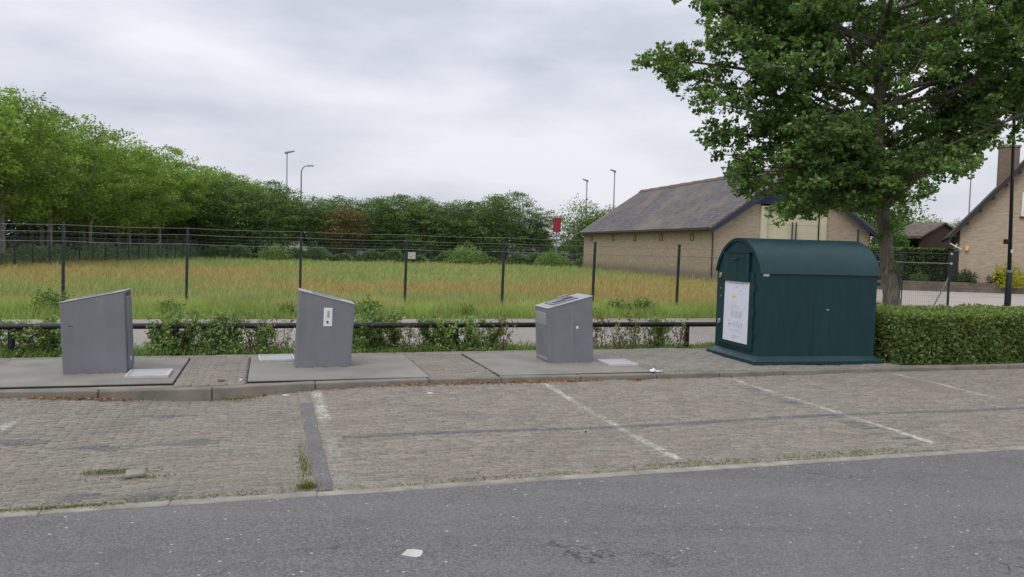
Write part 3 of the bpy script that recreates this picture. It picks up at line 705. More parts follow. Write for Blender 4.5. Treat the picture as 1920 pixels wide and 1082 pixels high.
# ================================================================== GREEN BARREL-ROOFED CONTAINER
def green_container():
    t = thing('collection_container', 'dark green steel collection container with barrel roof and poster on its door', 'container', S(4.36, .40, .12), ANG - math.radians(4.2))
    W_, D, ZS, ZR = 2.13, 1.44, 1.44, 1.965                  # local x along the front, y to the back
    n = 22; hd = D / 2; rise = ZR - ZS; R = (hd * hd + rise * rise) / (2 * rise); a0 = math.asin(hd / R)
    arc = [(hd + R * math.sin(a), ZR - R + R * math.cos(a)) for a in np.linspace(-a0, a0, n)]
    prof = [(0, .1)] + [(y, z) for y, z in arc] + [(D, .1)]
    Geo().prism([(.03, y if 0 < y < D else y, z) for y, z in prof], (W_ - .06, 0, 0)).build('body', 'green_box', t)
    # roof sheet with thickness and overhang
    o_ = [(hd + (R + .022) * math.sin(a), ZR - R + (R + .022) * math.cos(a)) for a in np.linspace(-a0 - .03, a0 + .03, 28)]
    i_ = [(hd + (R + .004) * math.sin(a), ZR - R + (R + .004) * math.cos(a)) for a in np.linspace(-a0 - .03, a0 + .03, 28)]
    g = Geo(); N = 28
    x0, x1 = .0, W_ + .02
    vs_ = [(x, y, z) for x in (x0, x1) for (y, z) in o_] + [(x, y, z) for x in (x0, x1) for (y, z) in i_]
    ff = []
    for k in range(N - 1):
        ff.append((k, k + 1, N + k + 1, N + k)); ff.append((2 * N + k + 1, 2 * N + k, 3 * N + k, 3 * N + k + 1))
        ff.append((k + 1, k, 2 * N + k, 2 * N + k + 1)); ff.append((N + k, N + k + 1, 3 * N + k + 1, 3 * N + k))
    ff += [(0, N, 3 * N, 2 * N), (N - 1, 2 * N - 1 + 2 * N - N, 4 * N - 1, 2 * N - 1)]
    ff[-1] = (N - 1, 3 * N - 1, 4 * N - 1, 2 * N - 1)
    g.add(vs_, ff)
    rf = g.build('roof', 'green_box', t)
    me = rf.data
    for p in me.polygons: p.use_smooth = abs(p.normal.x) < .5
    try: me.set_sharp_from_angle(angle=math.radians(35))
    except Exception: pass
    # rim on the left end following the arch
    rim = Geo(); oo = [(hd + (R - .0) * math.sin(a), ZR - R + (R - .0) * math.cos(a)) for a in np.linspace(-a0, a0, 24)]; ii = [(hd + (R - .03) * math.sin(a), ZR - R + (R - .03) * math.cos(a)) for a in np.linspace(-a0, a0, 24)]
    for k in range(23):
        rim.hexa([(.005, *oo[k]), (.005, *oo[k + 1]), (.005, *ii[k + 1]), (.005, *ii[k])], [(.032, *oo[k]), (.032, *oo[k + 1]), (.032, *ii[k + 1]), (.032, *ii[k])])
    rim.build('roof_rim', 'green_box', rf)
    # sloped base flange
    b = Geo(); e_, zz = .085, .035
    b.hexa([(-e_, -e_, .0), (W_ + e_, -e_, .0), (W_ + e_, D + e_, .0), (-e_, D + e_, .0)], [(-e_, -e_, .05), (W_ + e_, -e_, .05), (W_ + e_, D + e_, .05), (-e_, D + e_, .05)])
    b.hexa([(-e_, -e_, .051), (W_ + e_, -e_, .051), (W_ + e_, D + e_, .051), (-e_, D + e_, .051)], [(.02, .0 - .01, .125), (W_ - .02, -.01, .125), (W_ - .02, D + .01, .125), (.02, D + .01, .125)])
    b.build('base_flange', 'green_box', t)
    # side panel on the front, standing proud, with a folded edge
    # door leaf on the left end
    door = Geo().box((.012, .2, .2), (.029, D - .12, 1.43)).build('door', 'green_box', t, bevel=.004, seg=1)
    fl = Geo().box((-.02, .33, 1.27), (.012, D - .28, 1.735)).build('deposit_flap', 'green_box', t, bevel=.008, seg=2)
    Geo().box((-.03, .31, 1.735), (.03, D - .26, 1.75)).build('flap_hood', 'green_box', fl)
    Geo().tube([(-.02, .66, 1.64), (-.055, .66, 1.64), (-.055, .82, 1.64), (-.02, .82, 1.64)], .012, 8).build('flap_handle', 'rail', fl)
    Geo().box((.004, .2, .175), (.03, D - .14, .19)).build('door_sill', 'green_box', door)
    for z in (1.36, .575):
        l = Geo().box((-.012, D - .215, z - .03), (.011, D - .155, z + .035)).box((-.03, D - .205, z - .05), (-.012, D - .17, z + .02)).build('door_lock', 'brass', t, bevel=.004, seg=1)
    for z in (1.13, 1.0):
        disc((.012, D - .18, z), (-1, 0, 0), .014, .007, 10).build('bolt', 'brass', t)
    for z in (.42, .8, 1.18):
        Geo().tube([(.004, .165, z - .05), (.004, .165, z + .05)], .013, 8).build('hinge', 'green_box', t)
    for x in np.linspace(.14, W_ - .14, 9):
        disc((float(x), .031, 1.345), (0, -1, 0), .009, .0345, 8).build('rivet', 'green_box', t)
    # poster with its faint print
    py0, py1, pz0, pz1 = .315, 1.13, .27, 1.27
    def Q(a, b): return (py1 - a * (py1 - py0), pz1 - b * (pz1 - pz0))         # a from left (far side) to right, b downwards
    pg = Geo(); c = [Q(0.02, 0), Q(.99, 0), Q(.98, 1), Q(0, 1)]
    pg.hexa([(.0105, *c[0]), (.0105, *c[1]), (.0105, *c[2]), (.0105, *c[3])], [(.0065, *c[0]), (.0065, *c[1]), (.0065, *c[2]), (.0065, *c[3])])
    poster = pg.build('poster', 'poster', t)
    def stroke(G_, pts, w=.006):
        for (a, b), (c_, d) in zip(pts[:-1], pts[1:]):
            p, q = Vector(Q(a, b)), Vector(Q(c_, d)); dd = (q - p)
            if dd.length < 1e-6: continue
            nn = Vector((-dd.y, dd.x)).normalized() * w / 2
            G_.sheet([(.0058, *(p + nn)), (.0058, *(p - nn)), (.0058, *(q - nn)), (.0058, *(q + nn))])
    ink, yel = Geo(), Geo(); r = random.Random(4)
    def loop(a, b, ra, rb, n=9, w=.005):
        stroke(ink, [(a + ra * math.cos(k * 6.283 / n) * r.uniform(.85, 1.1), b + rb * math.sin(k * 6.283 / n) * r.uniform(.85, 1.1)) for k in range(n)] + [(a + ra, b)], w)
    x = .2
    while x < .78:
        w_ = r.uniform(.012, .03); stroke(ink, [(x, .035), (x + w_, .035)], .016); x += w_ + r.choice((.008, .008, .03))
    for b, a0_, a1_ in ((.905, .3, .68), (.935, .36, .6)):
        x = a0_
        while x < a1_:
            w_ = r.uniform(.012, .03); stroke(ink, [(x, b), (x + w_, b)], .014); x += w_ + r.choice((.008, .03))
    loop(.52, .1, .05, .012); loop(.66, .18, .07, .04, 12, .004)
    stroke(ink, [(.4, .12), (.4, .24)], .004)
    for k in range(9):
        th = k * 6.283 / 9; stroke(yel, [(.41, .26), (.41 + .12 * math.cos(th), .26 + .045 * math.sin(th))], .012)
    loop(.41, .37, .09, .03); loop(.35, .44, .04, .02); loop(.55, .43, .09, .018)
    for a in (.36, .52, .68):
        for b in (.5, .54, .58): loop(a, b, .055, .02, 7, .006)
        stroke(ink, [(a - .04, .51), (a - .04, .6)], .006); stroke(ink, [(a + .04, .51), (a + .04, .6)], .006)
    for a in (.25, .45, .55, .65, .75):
        loop(a, .67 + r.uniform(-.01, .02), .03, .018, 7); stroke(ink, [(a, .69), (a - .02, .77)], .006); stroke(ink, [(a, .69), (a + .03, .78)], .006); stroke(ink, [(a - .04, .72), (a + .04, .73)], .005)
    stroke(ink, [(.22, .72), (.36, .72)], .012); stroke(ink, [(.25, .81), (.62, .815), (.64, .8)], .006); stroke(ink, [(.55, .83), (.8, .835)], .004)
    ink.build('poster_drawing', 'ink', poster)['kind'] = 'stuff'; yel.build('poster_star', 'ink_yellow', poster)
    Geo().box((.055, .0255, 1.385), (.16, .03, 1.43), Matrix.Translation((0, -.028, 0))).build('sticker', 'white_plastic', t)
    Geo().box((1.2, -.0025, .86), (1.24, .0, .875)).build('scratch', 'galv', t)
    return t
green_container()

# ================================================================== LOW BLACK RAIL
t = thing('tube_rail', 'low black steel tube rail on short posts behind the pavement', 'railing', S(-4.3, 2.75, .08), ANG)
Geo().tube([(-16, 0, .455), (10.9, 0, .43)], .044, 12).build('top_rail', 'rail', t, smooth=True)
for k in range(-5, 6):
    Geo().tube([(2.19 * k, 0, -.05), (2.19 * k, 0, .40)], .048, 10).build('post', 'rail', t, smooth=False)

# ================================================================== WIRE FENCES
def wire_fence(name, label, P0, P1, posts, ztop, wires, zmesh, spacing, rw, rp, mats, leans=None, braces=()):
    P0, P1 = Vector(P0), Vector(P1); L = (P1 - P0).length; ang = math.atan2(P1.y - P0.y, P1.x - P0.x)
    t = thing(name, label, 'fence', P0, ang)
    for i, x in enumerate(posts):
        zt = ztop[i] if hasattr(ztop, '__len__') else ztop
        ln = leans[i] if leans else 0
        g = Geo().hexa([(x - rp, -rp, -.1), (x + rp, -rp, -.1), (x + rp, rp, -.1), (x - rp, rp, -.1)], [(x - rp + ln, -rp, zt), (x + rp + ln, -rp, zt), (x + rp + ln, rp, zt), (x - rp + ln, rp, zt)])
        p = g.build('post', mats[0], t)
        if rp > .025: Geo().box((x - rp - .006 + ln, -rp - .006, zt), (x + rp + .006 + ln, rp + .006, zt + .02)).build('cap', mats[0], p)
    for x, d in braces:
        Geo().tube([(x + d, .0, 0), (x, .0, 1.25)], .02, 6).build('brace', mats[0], t)
    for z, r_ in wires:
        pts = []
        for i in range(len(posts) - 1):
            for k in range(5):
                q = k / 5; x = posts[i] + (posts[i + 1] - posts[i]) * q; pts.append((x, -rp - .004, z - .02 * 4 * q * (1 - q)))
        pts = [(0, -rp - .004, z)] + pts[1:] + [(posts[-1], -rp - .004, z)] if posts[0] == 0 else pts + [(posts[-1], -rp - .004, z)]
        Geo().tube(pts, r_, 4).build('wire', mats[1], t)
    g = Geo(); n = int(L / spacing)
    h = zmesh - .05; run = h
    verts, faces = [], []
    for i in range(-int(run / spacing) - 1, n + 1):
        for sgn in (1, -1):
            xa, xb = (i * spacing, i * spacing + run) if sgn > 0 else (i * spacing + run, i * spacing)
            za, zb = .05, zmesh
            lo, hi = min(xa, xb), max(xa, xb)
            if hi <= 0 or lo >= L: continue
            def clipx(x, z, x2, z2, X): q = (X - x) / (x2 - x); return X, z + (z2 - z) * q
            A, B = (xa, za), (xb, zb)
            if A[0] < 0: A = clipx(*A, *B, 0)
            if B[0] < 0: B = clipx(*A, *B, 0)
            if A[0] > L: A = clipx(*A, *B, L)
            if B[0] > L: B = clipx(*A, *B, L)
            y = -rp - .008 - (.003 if sgn > 0 else 0); b = len(verts)
            for (x, z) in (A, B):
                verts += [(x - rw * .7, y, z + rw * sgn * .7), (x + rw * .7, y, z - rw * sgn * .7), (x, y - rw, z)]
            faces += [(b, b + 1, b + 4, b + 3), (b + 1, b + 2, b + 5, b + 4), (b + 2, b, b + 3, b + 5)]
    o = obj('chain_link', np_mesh('chain_link', np.array(verts), np.array(faces)), mats[2], t); o['kind'] = 'stuff'
    return t
P0 = S(-16.67, 12.3); P1 = S(18.2, 12.3)
pu = [-16.67 + 2.91 * k for k in range(13)]
zt = [2.2, 2.2, 2.2, 2.2, 2.15, 2.12, 2.07, 2.05, 2.06, 2.06, 2.05, 2.05, 2.05]
wire_fence('wire_fence', 'green wire fence with dark posts running along the near side of the field', P0, P1, [x + 16.67 for x in pu], zt, [(2.13, .005), (1.96, .005), (1.715, .006)], 1.71, .07, .0011, .033,
           ('post_green', 'wire_light', 'wire'), leans=[.02, .01, .02, .02, .03, .02, .03, .03, .04, .03, .03, .03, .03])
wire_fence('wire_fence', 'long green wire fence receding along the left side of the field below the trees', (-27.4, 33.5, 0), (-28.8, 72, 0), [1.76 * k for k in range(22)], 2.05, [(2.0, .006), (1.75, .007)], 1.74, .09, .002, .035, ('post_green', 'wire_light', 'wire_light'), braces=((17.6, -1.1),))
wire_fence('wire_fence', 'dark wire fence along the far end of the field before the dark shrubs', (-28.8, 72, 0), (5.2, 79, 0), [2.67 * k for k in range(14)], 1.95, [(1.9, .006), (1.6, .007)], 1.6, .11, .0022, .035, ('post_green', 'wire_light', 'wire'))

# garden gate fence on the right
t = thing('garden_fence', 'low tubular garden gate with wire mesh and slanted brace beside the oak trunk', 'gate', (12.2, 26.7, 0), math.atan2(.35, 2.8))
for x, r_, z in ((1.06, .018, 2.0), (2.78, .04, 2.12), (-.6, .03, 2.05)):
    Geo().tube([(x, 0, -.1), (x, 0, z)], r_, 8).build('post', 'post_green', t)
Geo().tube([(-.6, 0, 2.02), (2.78, 0, 2.02)], .014, 8).build('top_bar', 'post_green', t)
Geo().tube([(-.6, 0, 1.86), (2.78, 0, 1.86)], .006, 6).build('wire_bar', 'post_green', t)
Geo().tube([(-.6, -.03, 1.7), (2.8, -.03, 1.69)], .014, 8).build('middle_bar', 'lamp_grey', t)
Geo().tube([(2.15, 0, 0), (2.76, 0, 1.2)], .024, 8).build('brace', 'lamp_grey', t)
for z in (1.69, 2.02): disc((2.78, -.05, z), (0, -1, 0), .04, .04, 10).build('clamp', 'galv', t)
g = Geo()
for k in range(48):
    x = -.6 + k * .07; g.box((x - .0016, -.012, .08), (x + .0016, -.009, 1.68))
for k in range(23): g.box((-.6, -.016, .1 + k * .07 - .0016), (2.76, -.013, .1 + k * .07 + .0016))
g.build('wire_mesh', 'wire', t)

# ================================================================== BARN
def barn():
    A = Vector((12.27, 48.72, 0)); ang = math.atan2(.23, .973)
    t = thing('barn', 'long brick barn with slate roof, blue bargeboards and cream sliding door', 'barn', A, ang)
    Wd, Ln, E, Rz = 11.1, 25.0, 3.55, 7.3                   # gable along +x, length along +y
    h = Wd / 2
    w = Geo()
    w.add([(0, 0, -.1), (0, Ln, -.1), (0, Ln, E), (0, 0, E)], [(0, 1, 2, 3)])
    w.add([(Wd, 0, -.1), (Wd, 0, E), (Wd, Ln, E), (Wd, Ln, -.1)], [(0, 3, 2, 1)][::-1])
    w.add([(0, Ln, -.1), (Wd, Ln, -.1), (Wd, Ln, E), (h, Ln, Rz - .1), (0, Ln, E)], [(0, 4, 3, 2, 1)])
    d0, d1, dz = 3.2, 7.85, 4.85
    w.add([(0, 0, -.1), (d0, 0, -.1), (d0, 0, dz), (d0, 0, E + (Rz - E) * d0 / h - .12), (0, 0, E - .1)], [(0, 1, 2, 3, 4)])
    w.add([(d1, 0, -.1), (Wd, 0, -.1), (Wd, 0, E - .1), (d1, 0, E + (Rz - E) * (Wd - d1) / h - .12), (d1, 0, dz)], [(0, 1, 2, 3, 4)])
    w.build('wall', 'barn_brick', t)
    sl = (Rz - E) / h; ov = .38; ya, yb = -.35, Ln + .3
    for nm, sx in (('roof_slope', -1), ('roof_slope', 1)):
        x0 = h + sx * (h + ov); z0 = E - sl * ov
        g = Geo(); a = [(x0, ya, z0), (x0, yb, z0), (h, yb, Rz), (h, ya, Rz)]
        nn = Vector((sx * sl, 0, 1)).normalized() * .12
        bot = [Vector(p) for p in a]; top = [Vector(p) + nn for p in a]
        g.hexa(bot if sx > 0 else bot[::-1], top if sx > 0 else top[::-1])
        o = g.build(nm, 'slate', t)
        uv = o.data.uv_layers.new(name='UVMap'); slant = math.sqrt(1 + sl * sl)
        for lp in o.data.loops:
            c = o.data.vertices[lp.vertex_index].co; uv.data[lp.index].uv = (c.y, abs(c.x - h) * slant)
        # bargeboard along the rake
        bz = .5
        Geo().prism([(x0, -.36, z0 - .05), (h, -.36, Rz - .05), (h, -.36, Rz - bz), (x0 + (-sx) * .0, -.36, z0 - .45 + .15)], (0, -.045, 0)).build('bargeboard', 'blue', t)
        gy = Geo().tube([(x0 - sx * -.06, ya + .1, z0 - .02), (x0 - sx * -.06, yb - .1, z0 - .02)], .075, 8); gy.build('gutter', 'roof_dark', t)
    for k in range(36):
        y = ya + .02 + k * (yb - ya) / 36
        Geo().prism([(h - .24, y, Rz + .02), (h, y, Rz + .24 + .012 * (k % 3)), (h + .24, y, Rz + .02)], (0, (yb - ya) / 36 - .015, 0)).build('ridge_tile', 'ridge', t)
    # blue cladding above the door
    zc = 5.05; n = 19; xa, xb = d0 - 1.0, d1 + 1.0
    for k in range(30):
        x = 2.3 + k * .22
        if x > Wd - 2.3: break
        zt_ = E + sl * min(x, Wd - x - .21, h) - .1
        lo = dz + .12
        zt2 = E + sl * min(x + .21, Wd - x, h) - .1
        if min(zt_, zt2) > lo: Geo().prism([(x, -.03, lo), (x + .21, -.03, lo), (x + .21, -.03, max(lo + .02, E + sl * min(x + .21, Wd - x - .21) - .14)), (x, -.03, max(lo + .02, E + sl * min(x, Wd - x) - .14))], (0, -.03, 0)).build('cladding_board', 'blue', t)
    # cream door with pilasters and lintel
    for x in (d0, d1 - .42): Geo().box((x, -.1, -.05), (x + .42, .05, dz)).build('pilaster', 'cream', t)
    Geo().box((d0 + .42, -.06, dz - .18), (d1 - .42, .05, dz)).build('lintel', 'cream', t)
    dr = Geo().box((d0 + .42, .18, -.05), (d1 - .42, .24, dz - .18)).build('door', 'cream', t)
    for k in range(5): Geo().box((d0 + .44, .155, .0 + k * .93), (d1 - .44, .179, .9 + k * .93)).build('door_panel', 'cream', dr, bevel=.01, seg=1)
    for x in (5.45, 5.72): Geo().tube([(x, -.02, 2.2), (x, -.02, 3.9)], .045, 8).build('door_pipe', 'post_green', t)
    # ventilation openings in the long wall
    for y in (2.79, 7.67, 12.54, 17.3, 22.71):
        f = Geo()
        for lo, hi in (((y - .24, 2.98), (y + .24, 3.06)), ((y - .24, 2.6), (y + .24, 2.66)), ((y - .24, 2.66), (y - .18, 2.98)), ((y + .18, 2.66), (y + .24, 2.98))):
            f.box((-.05, lo[0], lo[1] - .0), (.02, hi[0], hi[1]))
        o = f.build('vent_frame', 'ridge', t)
        Geo().box((-.012, y - .18, 2.66), (.02, y + .18, 2.98)).build('vent_panel', 'barn_brick', o)
    Geo().tube([(-.03, -.06, -.05), (-.03, -.06, 3.3)], .045, 8).build('drainpipe', 'roof_dark', t)
    Geo().tube([(Wd - .9, -.06, -.05), (Wd - .9, -.06, 3.6)], .045, 8).build('drainpipe', 'roof_dark', t)
barn()

# ================================================================== HOUSE, SHED
def house():
    t = thing('house', 'beige brick house with steep dark roof, chimney and white gable window', 'house', (25.95, 46.0, 0), -.47)
    Wd, Ln, E, K = 9.4, 12.0, 3.6, 1.2; h = Wd / 2; Rz = E + h * K
    wx0, wx1, wz0, wz1 = 2.95, 5.0, 4.35, 5.7
    w = Geo()
    def gz(x): return E + K * min(x, Wd - x) - .02
    w.sheet([(0, 0, -.1), (wx0, 0, -.1), (wx0, 0, gz(wx0)), (0, 0, E)])
    w.sheet([(wx0, 0, -.1), (wx1, 0, -.1), (wx1, 0, wz0), (wx0, 0, wz0)])
    w.sheet([(wx0, 0, wz1), (wx1, 0, wz1), (wx1, 0, gz(wx1)), (h, 0, gz(h)), (wx0, 0, gz(wx0))])
    w.sheet([(wx1, 0, -.1), (Wd, 0, -.1), (Wd, 0, E), (wx1, 0, gz(wx1))])
    w.sheet([(0, Ln, -.1), (0, 0, -.1), (0, 0, E), (0, Ln, E)]); w.sheet([(Wd, 0, -.1), (Wd, Ln, -.1), (Wd, Ln, E), (Wd, 0, E)])
    w.sheet([(Wd, Ln, -.1), (0, Ln, -.1), (0, Ln, E), (h, Ln, Rz), (Wd, Ln, E)])
    w.build('wall', 'house_brick', t)
    for sx in (-1, 1):
        x0 = h + sx * (h + .5); z0 = E - .5 * K
        nn = Vector((sx * K, 0, 1)).normalized() * .2
        a = [Vector(p) for p in ((x0, -.45, z0), (x0, Ln + .4, z0), (h, Ln + .4, Rz), (h, -.45, Rz))]
        b = [p + nn for p in a]
        rf = Geo().hexa(a if sx > 0 else a[::-1], b if sx > 0 else b[::-1]).build('roof_slope', 'roof_dark', t)
        Geo().prism([(x0, -.46, z0 - .02), (h, -.46, Rz - .02), (h, -.46, Rz + .26), (x0, -.46, z0 + .26)], (0, -.05, 0)).build('bargeboard', 'roof_dark', t)
        for k in range(8):
            x = x0 - sx * (.25 + k * .6); z = z0 + K * (.25 + k * .6)
            Geo().box((x - .06, -.42, z - .16), (x + .06, .02, z - .03)).build('purlin_end', 'shed_wood', t)
    ch = Geo().box((1.8, .9, 5.2), (2.8, 1.9, 8.35)).build('chimney', 'chimney_brick', t)
    Geo().box((1.75, .85, 8.35), (2.85, 1.95, 8.46)).build('chimney_cap', 'kerb', ch)
    win = Geo()
    for lo, hi in (((wx0, wz0), (wx1, wz0 + .1)), ((wx0, wz1 - .1), (wx1, wz1)), ((wx0, wz0 + .1), (wx0 + .1, wz1 - .1)), ((wx1 - .1, wz0 + .1), (wx1, wz1 - .1)), ((3.93, wz0 + .1), (4.03, wz1 - .1))):
        win.box((lo[0], -.02, lo[1]), (hi[0], .1, hi[1]))
    o = win.build('window', 'white_paint', t)
    for a, b in ((wx0 + .1, 3.93), (4.03, wx1 - .1)): Geo().box((a, .05, wz0 + .1), (b, .07, wz1 - .1)).build('pane', 'glass', o)
    Geo().box((wx0 - .08, -.1, wz0 - .1), (wx1 + .08, .02, wz0 - .002)).build('sill', 'shed_wood', o)
    Geo().box((.28, -.2, 2.35), (.46, -.02, 2.62)).build('wall_lamp', 'yellow', t, bevel=.03, seg=2)
    Geo().tube([(-.5, -.3, 2.75), (.1, -.12, 2.42)], .035, 6).build('bracket', 'white_paint', t)
    Geo().tube([(-.22, -.4, 2.52), (-.14, -.1, 2.72)], .03, 6).build('bracket', 'white_paint', t)
    Geo().box((-.55, -.05, -.1), (-.02, .1, 2.3)).build('side_door', 'black', t)
    disc((4.0, -.02, 2.5), (0, -1, 0), .06, .05, 10).build('wall_fitting', 'white_plastic', t)
    # low garden wall is a thing of its own
house()
t = thing('garden_wall', 'low dark garden wall edging the flower bed before the house', 'garden wall', (21.2, 45.6, 0), math.atan2(-1.6, 10))
for c in range(3):
    for k in range(23):
        x = -.2 + k * .55 + (.27 if c % 2 else 0)
        Geo().box((x, -.12, c * .18 - .02 * (c == 0)), (x + .54, .12, c * .18 + .172)).build('wall_block', 'planter', t)

def shed():
    t = thing('open_shed', 'dark brown open-fronted wooden shed with mossy roof beside the house', 'shed', (29.4, 57, 0), math.radians(35))
    AP = (3.0, 4.42); L_ = 2.1                                # local x along the gable, y along the open side
    for k in range(28):
        x0, x1 = k * .18, k * .18 + .172
        zt = lambda x: 3.42 + (AP[1] - 3.42) * x / AP[0] if x < AP[0] else AP[1] - (x - AP[0]) * .3
        Geo().prism([(x0, 0, -.1), (x1, 0, -.1), (x1, 0, zt(x1) - .03), (x0, 0, zt(x0) - .03)], (0, .03, 0)).build('wall_board', 'shed_wood', t)
    Geo().box((2.2, .06, -.1), (2.3, L_, 3.9)).build('inner_wall', 'shed_wood', t)
    Geo().box((0, L_ - .1, -.1), (2.19, L_, 3.4)).build('back_wall', 'shed_wood', t)
    Geo().hexa([(-.3, -.15, 3.3), (AP[0], -.15, AP[1]), (AP[0], L_ + .2, AP[1]), (-.3, L_ + .2, 3.3)], [(-.3, -.15, 3.42), (AP[0], -.15, AP[1] + .13), (AP[0], L_ + .2, AP[1] + .13), (-.3, L_ + .2, 3.42)]).build('roof_slope', 'shed_roof', t)
    Geo().hexa([(AP[0], -.15, AP[1]), (5.4, -.15, AP[1] - .72), (5.4, L_ + .2, AP[1] - .72), (AP[0], L_ + .2, AP[1])], [(AP[0], -.15, AP[1] + .13), (5.4, -.15, AP[1] - .6), (5.4, L_ + .2, AP[1] - .6), (AP[0], L_ + .2, AP[1] + .13)]).build('roof_slope', 'shed_roof', t)
    for y0 in (.02, L_ - .2): Geo().box((.0, y0 + .03, -.1), (.12, y0 + .15, 3.35)).build('post', 'shed_wood', t)
    for y0 in np.linspace(-.12, L_ - .2, 5): Geo().box((-.33, float(y0), 3.26), (-.3, float(y0) + .4, 3.45)).build('eave_board', 'shed_roof', t)
shed()

# ================================================================== LAMP POSTS, MAST, FAR THINGS
t = thing('street_lamp', 'dark green street lamp rising behind the clipped hedge at the right edge', 'street lamp', (11.95, 19, 0))
Geo().tube([(0, 0, -.1), (0, 0, 1.55), (-.005, 0, 1.6)], [.075, .07, .055], 12).build('lower_shaft', 'lamp_dark', t, smooth=True)
Geo().tube([(-.005, 0, 1.58), (-.12, 0, 6.1)], [.046, .03], 12).build('upper_shaft', 'lamp_dark', t, smooth=True)
Geo().tube([(-.003, 0, 1.56), (-.003, 0, 1.62)], .078, 12).build('collar', 'lamp_grey', t)
Geo().tube([(-.12, 0, 6.08), (-.06, 0, 6.2), (.2, -.05, 6.34), (.5, -.1, 6.4)], [.035, .033, .03, .028], 8).build('arm', 'lamp_dark', t)
Geo().hexa([(.45, -.22, 6.34), (1.0, -.3, 6.38), (1.0, -.08, 6.38), (.45, .02, 6.34)], [(.48, -.18, 6.46), (.96, -.26, 6.46), (.96, -.12, 6.46), (.48, -.02, 6.46)]).build('luminaire', 'lamp_grey', t)
Geo().box((-.16, -.05, 2.24), (-.055, .06, 2.36)).build('sensor_box', 'black', t, bevel=.02)
Geo().box((-.03, -.062, 2.03), (.02, -.055, 2.11)).build('sticker', 'white_plastic', t)

def far_lamp(label, x, y, z, arm, curved):
    t = thing('street_lamp', label, 'street lamp', (x, y, 0), 0, 'tall far lamps above the trees')
    if curved:
        Geo().tube([(0, 0, -.1), (0, 0, z - 1), (.08, 0, z - .5), (.45, 0, z - .1), (1.0, 0, z)], [.13, .09, .08, .07, .06], 8).build('pole', 'lamp_grey', t, smooth=True)
        Geo().box((.8, -.15, z - .08), (1.7, .15, z + .1)).build('luminaire', 'lamp_grey', t, bevel=.04)
    else:
        Geo().tube([(0, 0, -.1), (0, 0, z)], [.14, .08], 8).build('pole', 'lamp_grey', t, smooth=True)
        o = Geo().hexa([(-.3 * arm, -.15, z - .15), (1.0 * arm, -.15, z + .18), (1.0 * arm, .15, z + .18), (-.3 * arm, .15, z - .15)] if arm > 0 else [(1.0 * arm, -.15, z + .18), (-.3 * arm, -.15, z - .15), (-.3 * arm, .15, z - .15), (1.0 * arm, .15, z + .18)],
                       [(-.3 * arm, -.15, z + .12), (1.0 * arm, -.15, z + .32), (1.0 * arm, .15, z + .32), (-.3 * arm, .15, z + .12)] if arm > 0 else [(1.0 * arm, -.15, z + .32), (-.3 * arm, -.15, z + .12), (-.3 * arm, .15, z + .12), (1.0 * arm, .15, z + .32)])
        o.build('luminaire', 'lamp_grey', t)
far_lamp('taller of the two lamps above the left tree row, flat lantern head', -31.6, 110, 14.1, 1, False)
far_lamp('shorter curved-neck lamp right of the taller one above the left trees', -29.6, 110, 12.4, 1, True)
far_lamp('shorter lamp left of the barn roof, above the pale green tree', 10.0, 110, 11.3, -.6, False)
far_lamp('taller lamp just behind the left end of the barn roof', 13.8, 110, 12.7, -.6, False)
t = thing('mast', 'thin tall mast standing behind the brown shed and the house', 'mast', (45.9, 80, 0))
Geo().tube([(0, 0, 0), (0, 0, 13.2)], [.09, .045], 8).build('pole', 'lamp_grey', t)
Geo().tube([(0, 0, 12.6), (.35, 0, 12.75)], .03, 6).build('arm', 'lamp_grey', t)
t = thing('red_sign', 'red board on a post rising between the dark trees and the barn', 'sign', (4.35, 79.6, 0))
Geo().box((-.4, -.1, 3.5), (.4, .1, 4.95)).build('board', 'red', t); Geo().tube([(0, 0, 0), (0, 0, 3.5)], .07, 8).build('post', 'lamp_grey', t)
t = thing('stand_in_board', 'small white board standing in for a white spot at the far field fence', 'sign', (-9.7, 75.75, 0), .2)  # board added in place of an unidentified white spot
b_ = Geo().box((-.36, -.1, .5), (.36, -.06, 1.15)).build('board', 'galv', t)
disc((-.1, -.1, .85), (0, -1, 0), .17, .01, 16).build('round_emblem', 'ink', b_); disc((-.1, -.111, .85), (0, -1, 0), .09, .01, 16).build('emblem_centre', 'white_paint', b_)
for x in (-.35, .35): Geo().tube([(x, 0, 0), (x, 0, 1.35)], .04, 6).build('post', 'post_green', t)
t = thing('far_house', 'low pale house with grey roof showing left of the barn', 'house', (7.9, 96, 0))
Geo().box((-1.6, 0, -.1), (1.8, 5, 2.1)).build('wall', 'white_paint', t)
Geo().prism([(-1.9, -.2, 2.05), (2.1, -.2, 2.05), (.1, -.2, 3.7)], (0, 5.4, 0)).build('roof', 'shed_roof', t)
for x in (-1.0, .5): Geo().box((x, -.03, .8), (x + .7, .0, 1.7)).build('window', 'glass', t)
def van(label, x, y, rz):  # vans stand in for unidentified white spots under the shrubs
    t = thing('stand_in_van', label, 'van', (x, y, 0), rz, 'stand-in vans for white spots beyond the shrubs')
    prof = [(-2.3, .35), (2.3, .35), (2.35, .95), (1.75, 1.2), (1.15, 2.0), (-2.2, 2.05), (-2.35, 1.6)]
    Geo().prism([(a, -.9, b) for a, b in prof], (0, 1.8, 0)).build('body', 'car_white', t, bevel=.06)
    for y_ in (-.912, .902): Geo().prism([(.55, y_, 1.2), (1.5, y_, 1.2), (1.1, y_, 1.85), (.55, y_, 1.85)], (0, .01, 0)).build('side_window', 'glass', t)
    for a in (-1.5, 1.5):
        for y_ in (-.93, .73): Geo().tube([(a, y_, .33), (a, y_ + .2, .33)], .33, 16).build('wheel', 'tyre', t)
van('stand-in van for a white spot under the dark shrubs, leftmost of the three', -23.4, 89.5, .1)
